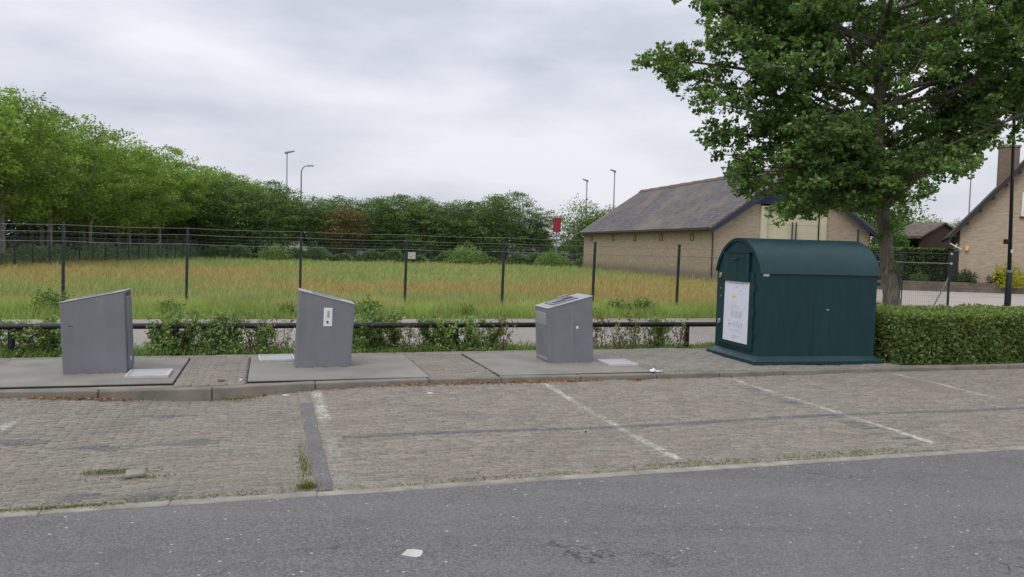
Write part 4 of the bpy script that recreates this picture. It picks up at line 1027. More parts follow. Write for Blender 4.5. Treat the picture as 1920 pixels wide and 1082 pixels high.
van('stand-in van for a white spot under the dark shrubs, middle one of the three', -18.2, 92, 1.4)
van('stand-in van for a white spot low between dark shrubs toward the barn, rightmost of three', 1.8, 93, .3)

# ================================================================== TREES
def make_tree_meshes(r, name, h, crown_c, crown_r, n_tips, per, lsize, base, trunk_r, limb_z, warm=None, wfrac=0., flat=.6, spread=.55, lumps=6, n_limbs=8, leafmat='leaf', bark='bark', lobed=False, upbias=.8):
    """returns trunk mesh (with limbs) and crown mesh, origin at the foot"""
    cc, cr = np.array(crown_c, float), np.array(crown_r, float)
    lump_dir = unit(r.normal(size=(lumps, 3))); lump_amp = r.uniform(.08, .3, lumps)
    d = unit(r.normal(size=(n_tips, 3))); rad = r.random(n_tips) ** (1 / 2.6)
    bulge = 1 + ((np.maximum(d @ lump_dir.T, 0) ** 4) * lump_amp).sum(1) - .12
    tips = cc + d * cr * (rad * bulge)[:, None]
    tg = Geo()
    top = np.array([cc[0], cc[1], cc[2] + cr[2] * .55])
    tp = [(0, 0, -.15), (0, 0, .25)] + [(cc[0] * k + .06 * r.normal(), cc[1] * k + .06 * r.normal(), limb_z + (top[2] - limb_z) * k) for k in np.linspace(0, 1, 6)]
    tr = [trunk_r * 1.35, trunk_r * 1.08] + list(np.linspace(trunk_r * .9, trunk_r * .2, 6))
    tg.tube(tp, tr, 10)
    far = tips[np.argsort(-rad)[:max(n_limbs * 4, 12)]]
    idx = r.choice(len(far), min(n_limbs, len(far)), replace=False)
    for i in idx:
        e_ = far[i]; k = r.uniform(0, .7); st = np.array(tp[2]) * (1 - k) + np.array(tp[-1]) * k
        tg.tube(curve_pts(st, cc + (e_ - cc) * .82, (r.normal() * .2, r.normal() * .2, -.15 * cr[2] * r.random()), 5), list(np.linspace(trunk_r * .42 * (1 - k * .5), .02, 5)), 6)
    cen = np.repeat(tips, per, 0) + r.normal(size=(n_tips * per, 3)) * spread * np.array([1, 1, flat])
    shade = np.repeat(r.uniform(.55, 1.35, n_tips), per)
    V, F, k = leaves(cen, lsize, r, upbias=upbias, lobed=lobed)
    c = leaf_cols(len(cen), k, r, base, .25, warm, wfrac) * np.repeat(shade, k)[:, None]
    tm = tg.mesh('trunk', True); tm.materials.append(MAT[bark])
    cm = np_mesh('crown', V, F, c); cm.materials.append(MAT[leafmat])
    return tm, cm
def place_tree(name, label, meshes, loc, rz, sc, group=None, cat='tree'):
    t = thing(name, label, cat, loc, rz, group); t.scale = sc if hasattr(sc, '__len__') else (sc, sc, sc)
    link(bpy.data.objects.new('trunk', meshes[0]), t); link(bpy.data.objects.new('crown', meshes[1]), t)
    return t
ORD = ['first', 'second', 'third', 'fourth', 'fifth', 'sixth', 'seventh', 'eighth', 'ninth', 'tenth', 'eleventh', 'twelfth', 'thirteenth', 'fourteenth', 'fifteenth', 'sixteenth']
rt_ = np.random.default_rng(21)
light_trees = [make_tree_meshes(rt_, 'l', 11, (0, 0, 7.2), (4.1, 4.1, 4.6), 600, 32, .22, (.185, .32, .075), .15, 3.0, spread=.27, bark='bark_pale', n_limbs=10, warm=(.27, .37, .09), wfrac=.3) for _ in range(3)]
rr = random.Random(11)
Y = 41.0
for k in range(14):
    X = -30.2 - .055 * (Y - 40)
    place_tree('row_tree', f'{ORD[k]} light green tree from the left edge in the front tree row', light_trees[k % 3], (X + rr.uniform(-.5, .5), Y, 0), rr.uniform(0, 6), (rr.uniform(.95, 1.05), rr.uniform(.95, 1.05), rr.uniform(.85, .95) * (1 - .014 * k)), 'front row of trees along the left fence'); Y += 6.2
Y = 44.0
for k in range(12):
    X = -37.5 - .07 * (Y - 40)
    place_tree('row_tree', f'{ORD[k]} tree from the left edge in the back row, mostly behind the front row', light_trees[(k + 1) % 3], (X + rr.uniform(-.6, .6), Y, 0), rr.uniform(0, 6), (1.05, 1.05, rr.uniform(.9, 1.0) * (1 - .014 * k)), 'back row of trees along the left fence'); Y += 7.5
dark_trees = [make_tree_meshes(rt_, 'd', 7, (0, 0, 3.9), (3.7, 3.1, 3.5), 560, 30, .2, (.115, .2, .065), .16, .9, spread=.34, flat=.34, n_limbs=8, leafmat='leaf_dark', upbias=1.1, warm=(.13, .2, .06), wfrac=.25) for _ in range(3)]
brown_tree = make_tree_meshes(rt_, 'b', 7, (0, 0, 3.6), (2.6, 2.4, 2.6), 300, 18, .24, (.14, .135, .05), .13, 1.0, spread=.42, flat=.4, leafmat='leaf_dark', warm=(.19, .125, .055), wfrac=.35)
DT = [(-32.5, 77, 1.0, 'd'), (-28.2, 79, 1.08, 'd'), (-24.0, 80, 1.03, 'd'), (-20.6, 83, .93, 'd'), (-17.0, 80.5, .93, 'b'), (-13.4, 84, .95, 'd'), (-9.3, 84, .98, 'd'), (-5.3, 85, .92, 'd'), (-1.2, 83, 1.02, 'd'), (2.6, 85, .86, 'd'),
      (-15.3, 86.5, .93, 'd'), (-11.2, 87, .95, 'd'), (-7.2, 87.5, .93, 'd'), (-18.8, 87, .95, 'd'), (-3.2, 87, .95, 'd')]
DL = ['leftmost dark green shrub tree, overlapping the light tree row', 'broad dark shrub tree right of the leftmost one, under the light trees', 'dark shrub tree left of the two far lamps',
      'low dark shrub tree right below the two far lamps', 'brownish shrub tree among the dark green ones', 'dark shrub tree directly right of the brownish one', 'dark shrub tree near the middle, above the white stand-in board',
      'lower dark shrub tree left of the last big one', 'tallest dark shrub tree toward the barn', 'last low dark shrub tree beside the red board',
      'dark shrub tree behind and just right of the brownish one', 'dark shrub tree in the second row, left of the stand-in board', 'dark shrub tree in the second row, right of the stand-in board', 'dark shrub tree behind and just left of the brownish one', 'dark shrub tree in the second row behind the light green field shrub']
for k, ((x, y, s_, kd), lb) in enumerate(zip(DT, DL)):
    place_tree('shrub_tree', lb, dark_trees[k % 3] if kd == 'd' else brown_tree, (x, y, 0), rr.uniform(0, 6), (s_ * 1.02, s_, s_), 'dark trees behind the field')
far_trees = [make_tree_meshes(rt_, 'f', 9, (0, 0, 5.2), (4.2, 3.6, 3.9), 360, 22, .3, (.13, .21, .06), .2, 1.6, spread=.6, flat=.6) for _ in range(2)]
for k, (x, y, s_, lb) in enumerate([(-34, 150, 1.12, 'far tree just right of the left lamps, above the dark shrubs'), (-26, 152, 1.0, 'far tree peeping over the brownish shrub tree'), (-19, 150, .98, 'far tree behind the gap right of the brownish shrub'),
        (8.6, 92, .78, 'pale green tree between the red board and the barn'), (13.2, 104, .86, 'green tree right behind the left barn corner'),
        (30.6, 68, .98, 'light green tree behind the oak trunk, right of the barn'), (19.5, 72, .8, 'green tree behind the barn gable, seen through the oak'),
        (62.5, 118, .85, 'far tree behind the brown shed roof'), (68, 120, .88, 'far tree between the shed and the house roof'), (-42, 148, 1.1, 'far tree behind the taller lamp'), (56, 114, .85, 'far tree left of the brown shed')]):
    place_tree('background_tree', lb, far_trees[k % 2], (x, y, 0), rr.uniform(0, 6), s_, 'trees in the far background')
conifer = make_tree_meshes(rt_, 'c', 5, (0, 0, 2.4), (1.0, 1.0, 2.2), 220, 18, .16, (.09, .19, .045), .1, .3, spread=.2, flat=1.2, upbias=.3)
place_tree('conifer', 'dense green columnar conifer right of the oak trunk', conifer, (25.5, 53.5, 0), 0, (1.0, 1.0, 1.0))

# understory added to block light along the tree row, weeds along the far fences
def leaf_band(name, label, cat, pts_fn, n, size, base, warm, wfrac, kind='stuff', seed=1, upbias=.5, mat='leaf_dark'):
    r = np.random.default_rng(seed); cen = pts_fn(n, r)
    o = leaf_obj(name, cen, size, r, base, mat, None, .35, warm, wfrac, upbias=upbias, aspect=.5)
    tag(o, label, cat, kind=kind); return o
def leaf_infill(n, r):
    y = r.uniform(34, 140, n); x = -43 - .08 * (y - 40) + r.normal(0, 1.6, n)
    z = r.random(n) * (5.6 + .8 * np.sin(y * .9) + .7 * np.sin(y * 2.3))
    return np.c_[x, y, z]
leaf_band('infill', 'dark undergrowth of leaves, added for shade below the trees on the left', 'infill', leaf_infill, 42000, .45, (.035, .06, .022), (.05, .08, .03), .3, seed=31)  # dark leaf band added as forest depth, keeps light from showing behind the trunks
def back_leaf_infill(n, r):
    x = r.uniform(-60, 12, n); y = 97 + r.normal(0, 1.5, n)
    return np.c_[x, y, r.random(n) * (3.0 + .7 * np.sin(x * .8) + .5 * np.sin(x * 2.1))]
leaf_band('infill', 'dark undergrowth of leaves, added to close sky gaps behind the dark shrub trees', 'infill', back_leaf_infill, 24000, .45, (.04, .07, .026), (.06, .09, .035), .3, seed=35)  # added dark leaves that close the sky gaps under the shrub trees
def side_weeds(n, r):
    y = r.uniform(32, 76, n); x = -28.0 - .04 * (y - 33) - np.abs(r.normal(0, 1.3, n)) + .2
    hh = .9 + .35 * np.sin(y * .8) + .25 * np.sin(y * 2.1 + x)
    return np.c_[x, y, hh * r.random(n) ** .8]
leaf_band('tall_weeds', 'tall green weeds along the left field fence', 'weeds', side_weeds, 24000, .2, (.18, .28, .12), (.24, .33, .15), .3, seed=32, upbias=.2, mat='leaf')
def back_weeds(n, r):
    q = r.random(n); x = -29 + q * 36; y = 72.4 + q * 7 + np.abs(r.normal(0, .9, n)) - .3
    hh = .95 + .35 * np.sin(x * .9) + .25 * np.sin(x * 2.7 + 1)
    return np.c_[x, y, hh * r.random(n) ** .8]
leaf_band('tall_weeds', 'tall green weeds along the far field fence', 'weeds', back_weeds, 28000, .22, (.12, .21, .075), (.18, .27, .1), .3, seed=33, upbias=.2, mat='leaf')
def bush_meshes(r, rx, h, n, size, base, warm=None, wfrac=0., mat='leaf', stems=7):
    d = unit(r.normal(size=(n, 3))); d[:, 2] = np.abs(d[:, 2]); q = r.random(n) ** .4
    lump = 1 + .22 * np.sin(d[:, 0] * 7 + 1) * np.cos(d[:, 1] * 6)
    cen = d * np.array([rx, rx, h]) * (q * lump)[:, None]; cen[:, 2] += .03
    me = leaf_obj('foliage', cen, size, r, base, parent=False, var=.3, warm=warm, wfrac=wfrac, upbias=.6); me.materials.append(MAT[mat])
    g = Geo()
    for k in range(stems):
        e_ = unit(r.normal(size=3)) * np.array([rx, rx, h]) * .75; e_[2] = abs(e_[2]) + h * .3
        g.tube(curve_pts((r.normal() * .05, r.normal() * .05, -.03), e_, (0, 0, .05), 4), list(np.linspace(.012 + .01 * rx, .004, 4)), 5)
    sm = g.mesh('stems'); sm.materials.append(MAT['stem'])
    return sm, me
def place_bush(name, label, mm, loc, s_, rz=0., group=None, cat='bush'):
    t = thing(name, label, cat, loc, rz, group); t.scale = s_ if hasattr(s_, '__len__') else (s_,) * 3
    tag(link(bpy.data.objects.new('stems', mm[0]), t), kind='stuff'); link(bpy.data.objects.new('foliage', mm[1]), t); return t
rb = np.random.default_rng(44)
bigbush = bush_meshes(rb, 1.7, 2.1, 2800, .2, (.15, .26, .075), (.22, .33, .11), .35)
place_bush('field_shrub', 'light green rounded shrub at the far field edge, middle right', bigbush, (-4.4, 75.2, 0), (1.2, 1, .95))
place_bush('field_shrub', 'green shrub at the far field edge next to the barn', bigbush, (3.9, 76.5, 0), (1.0, 1, .8), 2.)
place_bush('field_shrub', 'low green shrub at the far field edge, left of the middle', bigbush, (-22.0, 73.0, 0), (1.0, 1, .75), 1.)
# garden plants by the house
gb = bush_meshes(rb, .5, .5, 900, .09, (.09, .15, .05), mat='leaf')
db = bush_meshes(rb, .7, .8, 900, .12, (.045, .075, .03), mat='leaf_dark')
yb = bush_meshes(rb, .75, 1.15, 1300, .13, (.42, .42, .03), (.3, .36, .04), .3)
rdb = bush_meshes(rb, .4, .9, 500, .11, (.35, .06, .06), (.1, .14, .05), .5)
place_bush('garden_plant', 'small round green bush on the garden wall end', gb, (23.5, 45.6, .5), 1.0)
place_bush('garden_plant', 'dark spreading bush at the left corner of the house', db, (26.0, 45.3, .45), 1.0)
place_bush('garden_plant', 'low dark shrub under the house wall, left of the yellow bush', db, (27.7, 45.1, .4), (.8, .8, .9), 2)
place_bush('garden_plant', 'bright yellow-green bush beside the lamp post', yb, (28.0, 44.6, .3), 1.15)
place_bush('garden_plant', 'red flowering plant against the house wall at the right edge', rdb, (30.4, 45.2, .5), 1.2)
place_bush('garden_plant', 'soft green plant right of the yellow bush', gb, (30.6, 44.6, .35), (1.1, 1.1, 1.0), 1)

# hedges
def hedge_obj(name, label, loc, rz, L, D, Hh, n, size, base, warm, wfrac, seed, lit_topcol=None, mat='leaf'):
    r = np.random.default_rng(seed)
    t = thing(name, label, 'hedge', loc, rz)
    face = r.choice(4, n, p=[.48, .38, .07, .07]); dep = np.abs(r.normal(0, .07, n))
    a, b, c = r.random(n), r.random(n), r.random(n)
    x = a * L; y = b * D; z = c ** .9 * Hh
    wavey = .035 * np.sin(x * 3.1) + .03 * np.sin(x * 7.7 + z * 6); wavez = .025 * np.sin(x * 2.7 + y * 3) + .02 * np.sin(x * 8)
    y = np.where(face == 0, dep + wavey, y); z = np.where(face == 1, Hh - dep + wavez, z); x = np.where(face == 2, dep, np.where(face == 3, L - dep, x))
    cen = np.c_[x, y, np.maximum(z, .02)]
    V, F, k = leaves(cen, size, r, upbias=.55)
    col = leaf_cols(n, k, r, base, .35, warm, wfrac)
    if lit_topcol is not None:
        young = (cen[:, 2] > Hh - .1) & (r.random(n) < .55)  # picks top leaves; their paler colour paints in light from above
        col[np.repeat(young, k)] = np.array(lit_topcol) * np.repeat(r.uniform(.8, 1.2, young.sum()), k)[:, None]
    obj('foliage', np_mesh('foliage', V, F, col), mat, t)
    g = Geo()
    for i in range(int(L / .16)):
        xx = i * .16 + r.uniform(0, .1)
        for q in range(3):
            y0 = D * (.12 + .38 * q)
            g.tube([(xx, y0, -.05), (xx + r.normal() * .05, y0 + r.normal() * .04, Hh * .5), (xx + r.normal() * .08, y0 + r.normal() * .06, Hh * .93)], [.012, .009, .004], 5)
    g.build('stems', 'stem', t)
    # inner leaves, darkened in colour to stand for shade in the gaps
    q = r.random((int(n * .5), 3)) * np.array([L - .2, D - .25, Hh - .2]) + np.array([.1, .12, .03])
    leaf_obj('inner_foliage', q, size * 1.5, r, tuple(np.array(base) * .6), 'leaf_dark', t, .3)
    return t
hedge_obj('clipped_hedge', 'dense clipped green hedge right of the green container', S(6.72, .08, .09), ANG - .03, 7.5, 1.9, .86, 36000, .064, (.135, .215, .066), (.2, .25, .085), .25, 51, (.22, .3, .09))
hedge_obj('garden_hedge', 'tall dark garden hedge in front of the brown shed', (21.6, 48.6, 0), -.08, 5.3, 1.0, 2.45, 9000, .16, (.06, .11, .035), (.08, .13, .04), .3, 52, (.17, .27, .07), 'leaf_dark')  # dark base and pale top colours paint a shaded front and lit top

# ---- the oak
def oak():
    r = np.random.default_rng(77)
    t = thing('oak_tree', 'large dark leafy oak tree behind the hedge and green container', 'tree', (9.62, 20, 0))
    tp = [(.06, 0, -.1), (.05, 0, .25), (0, 0, .9), (-.17, 0, 1.9), (-.3, 0, 2.9), (-.45, .05, 4.2), (-.55, 0, 5.6), (-.5, .05, 7.2), (-.6, .1, 8.8), (-.5, 0, 10.5)]
    tr = [.38, .265, .195, .165, .16, .155, .145, .12, .085, .05]
    Geo().tube(tp, tr, 14).build('trunk', 'bark', t, smooth=True)
    tpa = np.array(tp)
    def trunk_at(z): return np.array([np.interp(z, tpa[:, 2], tpa[:, 0]), np.interp(z, tpa[:, 2], tpa[:, 1]), z])
    limbs = []
    ends = []
    for k in range(40):
        z0 = 3.0 + 6.3 * (k / 40) ; th = k * 2.399 + r.normal() * .3
        reach = (4.9 - .3 * abs(z0 - 5.2)) * r.uniform(.62, 1.0)
        e_ = np.array([math.cos(th) * reach, math.sin(th) * reach * .95, z0 + r.uniform(.1, 1.9) + (.7 if math.cos(th) > .2 and z0 < 4.6 else -.35 * (z0 < 4))])
        if e_[0] > .8: e_[2] = max(e_[2], 4.4 + .6 * (e_[0] - .8))
        ends.append((z0, e_))
    # limbs the photo shows: long low branch to the left, side sprays
    ends += [(3.9, np.array([-4.0, -1.0, 3.75])), (3.4, np.array([-2.9, -1.3, 2.95])), (5.2, np.array([-5.6, -.4, 6.2])), (5.8, np.array([-6.0, .2, 6.7])), (4.0, np.array([2.0, -.6, 5.0])), (4.6, np.array([3.2, -.4, 5.9])), (3.6, np.array([-2.4, -2.0, 3.6])), (3.9, np.array([-3.2, -1.8, 4.1])), (3.3, np.array([-1.2, -2.0, 3.7])), (4.4, np.array([-2.4, -2.6, 4.6])), (4.9, np.array([-4.9, -1.2, 5.4])), (5.6, np.array([-3.9, -2.2, 6.1])), (6.2, np.array([-4.7, -1.2, 6.9])), (3.6, np.array([.8, -2.2, 4.2])), (3.7, np.array([-4.3, -.2, 4.3])), (7.0, np.array([-4.2, -1.4, 8.4])), (7.8, np.array([-5.2, -.8, 9.2])), (7.2, np.array([-5.3, .3, 8.4])), (7.4, np.array([3.6, -1.6, 8.2])), (6.6, np.array([2.6, -2.6, 7.2])), (5.6, np.array([3.4, -1.8, 6.0])),
             (3.6, np.array([-1.7, -1.6, 3.2])), (3.5, np.array([-3.4, .6, 3.6])), (6.5, np.array([-4.6, -.5, 7.9])), (4.6, np.array([-4.5, -.8, 4.7])), (3.6, np.array([1.2, .9, 4.4]))]
    for z0, e_ in ends:
        st = trunk_at(z0); base_e = st * 0 + e_ + np.array([st[0], st[1], 0]) * .6
        L = np.linalg.norm(base_e - st)
        pts = curve_pts(st, base_e, (r.normal() * .25, r.normal() * .25, .25 + .1 * r.normal()), 7)
        rad = np.linspace(.024 + .0105 * L, .01, 7)
        Geo().tube(pts, list(rad), 7).build('limb', 'bark', t, smooth=True)
        limbs.append(np.array(pts))
    tips = []; tw = Geo()
    for i, lp in enumerate(limbs):
        extra = i >= 40
        n = 31 if not extra else 24
        for k in range(n):
            q = r.uniform(.3, 1.0) ** .75 * 6; j = min(int(q), 5); p = lp[j] + (lp[j + 1] - lp[j]) * (q - j)
            s_ = (.34 + .95 * (1 - q / 6) + .25 * r.random()) * (1.0 if not extra else .62)
            d = unit(r.normal(size=3) * np.array([1, 1, .7]) + np.array([0, 0, .08])); e_ = p + d * s_
            if e_[2] < 2.75 or (e_[0] > -.3 and e_[2] < 3.6 + .6 * max(e_[0], 0)): continue
            tips.append(e_); tw.tube(curve_pts(p, e_, (0, 0, .06), 3), [.012, .008, .004], 4)
        if lp[-1][0] < 0 or lp[-1][2] > 3.6 + .6 * lp[-1][0]: tips.append(lp[-1])
    tw.build('twigs', 'bark', t)
    # each twig end carries a few rosettes of leaves
    tips = np.array(tips); nr, per = 6, 13; n = len(tips)
    off = r.normal(size=(n, nr, 3)); off = unit(off) * (r.random((n, nr, 1)) ** .6) * r.uniform(.2, .46, (n, 1, 1)) * np.array([1, 1, .7])
    ros = (tips[:, None, :] + off).reshape(-1, 3); m_ = len(ros)
    tw2 = Geo()
    for i in range(0, m_, 2): tw2.tube([tips[i // nr], ros[i]], [.005, .0025], 3, False)
    tw2.build('twiglets', 'bark', t)['kind'] = 'stuff'
    d = unit(r.normal(size=(m_ * per, 3)) * np.array([1, 1, .6])) * r.uniform(.03, .15, (m_ * per, 1))
    cen = np.repeat(ros, per, 0) + d
    shade = np.repeat(r.uniform(.68, 1.3, n), nr * per) * np.repeat(r.uniform(.85, 1.15, m_), per)
    leaf_obj('crown', cen, r.uniform(.075, .135, len(cen)), r, (.11, .205, .062), 'leaf', t, .32, (.19, .3, .085), .25, clump=shade, lobed=True, upbias=.7, aspect=.62)
    # a few tufts of young shoots on the trunk
    c2 = np.concatenate([np.array(p) + r.normal(size=(40, 3)) * .09 for p in ((-.45, -.2, 2.35), (-.05, -.22, 1.55), (-.2, -.25, 2.6))])
    leaf_obj('trunk_shoots', c2, .1, r, (.09, .16, .05), 'leaf', t, lobed=True)['kind'] = 'stuff'
oak()

# ---- young hedge along the rail
def young_plant(r, h, n_stem, leaf_n, size, base, warm, wfrac, spread=.16, bare=False):
    g = Geo(); cen = []
    for k in range(n_stem):
        x0, y0 = r.normal() * .05, r.normal() * .04
        ex, ey, hz = x0 + r.normal() * spread, y0 + r.normal() * spread * .7, h * r.uniform(.6, 1.05)
        pts = curve_pts((x0, y0, -.04), (ex, ey, hz), (r.normal() * .05, r.normal() * .04, .02), 6); g.tube(pts, list(np.linspace(.007, .0025, 6)), 5)
        P = np.array(pts)
        for s_ in range(7):
            q = r.uniform(.2, 1) * 5; j = min(int(q), 4); p = P[j] + (P[j + 1] - P[j]) * (q - j)
            d = unit(np.array([r.normal(), r.normal(), abs(r.normal()) * .6])) * r.uniform(.06, .16); g.tube([p, p + d * .5 + [0, 0, .01], p + d], [.003, .002, .0015], 4)
            m_ = max(1, int(leaf_n / (n_stem * 7)))
            cen.append(p + d * r.random((m_, 1)) * 1.1 + r.normal(size=(m_, 3)) * .028)
    if not bare:
        low = r.normal(size=(int(leaf_n * .25), 3)) * np.array([.15, .1, .06]); low[:, 2] = np.abs(low[:, 2]) + .02; cen.append(low)
    cen = np.concatenate(cen); sm = g.mesh('stems'); sm.materials.append(MAT['stem'])
    me = leaf_obj('foliage', cen, size, r, base, parent=False, var=.35, warm=warm, wfrac=wfrac, upbias=.5, aspect=.62); me.materials.append(MAT['leaf'])
    return sm, me
rp_ = np.random.default_rng(91)
full = [young_plant(rp_, rp_.uniform(.5, .68), 8, 820, .056, (.175, .29, .1), (.28, .35, .125), .3) for _ in range(6)]
sparse = [young_plant(rp_, rp_.uniform(.48, .66), 4, 190, .046, (.15, .23, .085), (.2, .09, .055), .3, .13) for _ in range(4)]
bare = [young_plant(rp_, rp_.uniform(.42, .6), 3, 46, .036, (.2, .09, .06), (.1, .12, .05), .35, .08, True) for _ in range(3)]
zones = [(-9.2, -5.5, 'left of the first grey column', 14, 'f'), (-4.6, -2.7, 'between first and second grey columns', 12, 'm'), (-1.85, .98, 'between second and third grey columns', 16, 'm'), (1.8, 4.3, 'between third grey column and green container', 11, 's')]
for u0, u1, where, n, mix in zones:
    for k in range(n):
        u = u0 + (u1 - u0) * (k + .5) / n + rr.uniform(-.06, .06)
        q = rr.random()
        if mix == 'f': m_, w_ = rr.choice(full), 'leafy'
        elif mix == 'm': m_, w_ = (rr.choice(full), 'leafy') if q < .74 else (rr.choice(sparse), 'thin')
        else: m_, w_ = (rr.choice(full), 'leafy') if (k in (0, 9)) else ((rr.choice(sparse), 'thin') if q < .35 else (rr.choice(bare), 'brown nearly bare'))
        s_ = rr.uniform(.85, 1.12)
        place_bush('hedge_plant', f'{w_} hedge plant, {ORD[k]} from left {where}', m_, S(u, 2.72 + rr.uniform(-.12, .35), .085), (s_, s_, s_ * (.95 if mix == 'f' else 1.05)), rr.uniform(0, 6), 'young hedge plants along the black rail', 'plant')
# weed clumps in the verge beyond the clinker road
clump = [bush_meshes(rb, .42, .62, 620, .09, (.1, .19, .055), (.16, .25, .08), .3, stems=9) for _ in range(2)]
for k, (u, v, s_, lb) in enumerate([(-7.75, 10.4, 1.35, 'tall green weed clump behind the first grey column'), (-5.2, 10.1, .9, 'green weed clump right of the first grey column, on the verge'), (-2.55, 9.9, .8, 'green weed clump on the verge left of the second column'),
        (-.55, 9.8, 1.05, 'dark green weed clump on the verge right of the second column'), (2.0, 9.8, .75, 'small green weed clump on the verge halfway between second and third columns'),
        (6.7, 10.6, 1.0, 'nettle clump on the verge just right of the third column'), (7.5, 10.6, 1.05, 'nettle clump on the verge beside the other, nearer the green container'), (-6.6, 9.7, .7, 'low green weed clump on the verge by the first column')]):
    place_bush('weed_clump', lb, clump[k % 2], S(u, v, 0), (s_ * .95, s_ * .95, s_ * .72), k * 1.3, 'weed clumps on the field verge', 'weeds')

# ================================================================== GRASS AND GROUND COVER
def vnoise(x, y, seed, sc):
    r = np.random.default_rng(seed); T = r.random((64, 64)); x = x * sc; y = y * sc
    xi, yi = np.floor(x).astype(int), np.floor(y).astype(int); fx, fy = x - xi, y - yi; fx, fy = fx * fx * (3 - 2 * fx), fy * fy * (3 - 2 * fy)
    g_ = lambda a, b: T[a % 64, b % 64]
    return (g_(xi, yi) * (1 - fx) + g_(xi + 1, yi) * fx) * (1 - fy) + (g_(xi, yi + 1) * (1 - fx) + g_(xi + 1, yi + 1) * fx) * fy
def blades(pos, h, w, r, cols, lean=.35):
    n = len(pos); th = r.uniform(0, 6.283, n); sd = np.c_[np.cos(th), np.sin(th), np.zeros(n)]
    ld = r.normal(size=(n, 3)) * lean; ld[:, 2] = 0
    h = h[:, None]; w = w[:, None] if hasattr(w, '__len__') else w
    mid = pos + np.array([0, 0, 1]) * h * .55 + ld * h * .35; tip = pos + np.array([0, 0, 1]) * h * .97 + ld * h
    V = np.stack([pos - sd * w, pos + sd * w, mid + sd * w * .8, tip, mid - sd * w * .8], 1).reshape(-1, 3)
    i = np.arange(n)[:, None] * 5
    F = np.concatenate([i + np.array([[0, 1, 2, 4]])], 0); F2 = i + np.array([[4, 2, 3, 3]])
    return V, F, i + np.array([[4, 2, 3]]), np.repeat(cols, 5, 0)
def grass_obj(name, label, pos, h, w, cols, r, lean=.35):
    V, Q, T, C_ = blades(pos, h, w, r, cols, lean)
    # all triangles
    F = np.concatenate([Q[:, [0, 1, 2]], Q[:, [0, 2, 3]], T])
    o = obj(name, np_mesh(name, V, F, C_), 'grass'); return tag(o, label, 'grass', kind='stuff')
r = np.random.default_rng(5)
n = 62000
u = r.uniform(-22, 13, n); v = 9.2 + 4.2 * r.random(n) ** 1.25
p = Snp(u, v, np.zeros(n) - .02)
mixv = np.clip((v - 10.6) / 2.5 + (vnoise(u, v, 1, .5) - .5) * 1.1, 0, 1)[:, None]
c = np.array([.29, .39, .125]) * (1 - mixv) + np.array([.46, .44, .21]) * mixv
c *= r.uniform(.7, 1.3, (n, 1)) * (.8 + .4 * vnoise(u, v, 2, 1.2)[:, None])
pick = r.random(n) < .06; c[pick] = np.array([.5, .45, .25]) * r.uniform(.7, 1.1, (pick.sum(), 1))
grass_obj('verge_grass', 'tall fresh green grass on the verge before the field fence', p, r.uniform(.18, .5, n) * (.65 + .6 * vnoise(u, v, 3, .9)) * np.clip((v - 9.1) / .5, .35, 1), .007, c, r)
n = 1500
u = r.uniform(-22, 14, n); v = 9.5 + 6.5 * r.random(n)
p = Snp(u, v, np.zeros(n) - .02); c = np.array([.5, .44, .27]) * r.uniform(.7, 1.15, (n, 1))
grass_obj('seed_stalks', 'pale dry seed stalks standing above the verge grass', p, r.uniform(.4, .8, n), .0035, c, r, .3)
n = 190000
# denser near the camera
y = 22 + 56 * r.random(n) ** 1.7; x = r.uniform(-1, 1, n) * (y * .72 + 4) - 2
ok = (x > -29.5) & (x < np.interp(y, [20, 48, 73, 80], [14.5, 11.8, 6.4, 5])) & (y < 75 + .2 * (x + 12))
dv = (np.c_[x, y, 0 * x] - NSO) @ NSV; ok &= dv > 12.6
x, y = x[ok], y[ok]; n = len(x); p = np.c_[x, y, np.full(n, -.02)]
a = vnoise(x + 40, y * 1.5, 8, .085) * .45 + vnoise(x + 40, y * 1.4, 9, .3) * .35 + vnoise(x + 40, y, 19, 1.1) * .2 + np.where(np.abs(y - 40) < 14, .06, -.06)
q = np.clip((a - .47) / .17, 0, 1)[:, None] * .75
c = np.array([.28, .37, .145]) * (1 - q) + np.array([.46, .32, .155]) * q
c *= r.uniform(.72, 1.28, (n, 1))
pick = r.random(n) < .11; c[pick] = np.array([.52, .44, .25]) * r.uniform(.75, 1.15, (pick.sum(), 1))
pale = (np.abs((x + 4.0) / 4.5) ** 2 + np.abs((y - 46) / 2.2) ** 2) < 1; c[pale] = np.array([.52, .42, .26]) * r.uniform(.8, 1.15, (pale.sum(), 1))
hh = r.uniform(.15, .42, n) * (.6 + .8 * vnoise(x + 40, y, 23, .7)); tall = r.random(n) < .04; hh[tall] *= 1.7; hh[pale] *= .4
grass_obj('field_grass', 'dry orange and green meadow grass filling the field', p, hh, .006 + .00028 * y, c, r)
n = 9000
u = r.uniform(-14, 6.7, n); v = 2.46 + .75 * r.random(n)
p = Snp(u, v, np.full(n, .075)); c = np.array([.17, .28, .075]) * r.uniform(.6, 1.35, (n, 1)); dens = vnoise(u + 30, v * 2, 14, .9)
hh = r.uniform(.05, .2, n) * (.3 + 1.2 * dens) * np.where(u > 1.8, .6, 1)
grass_obj('strip_grass', 'short grass and weeds under the young hedge along the rail', p, hh, .007, c, r, .6)
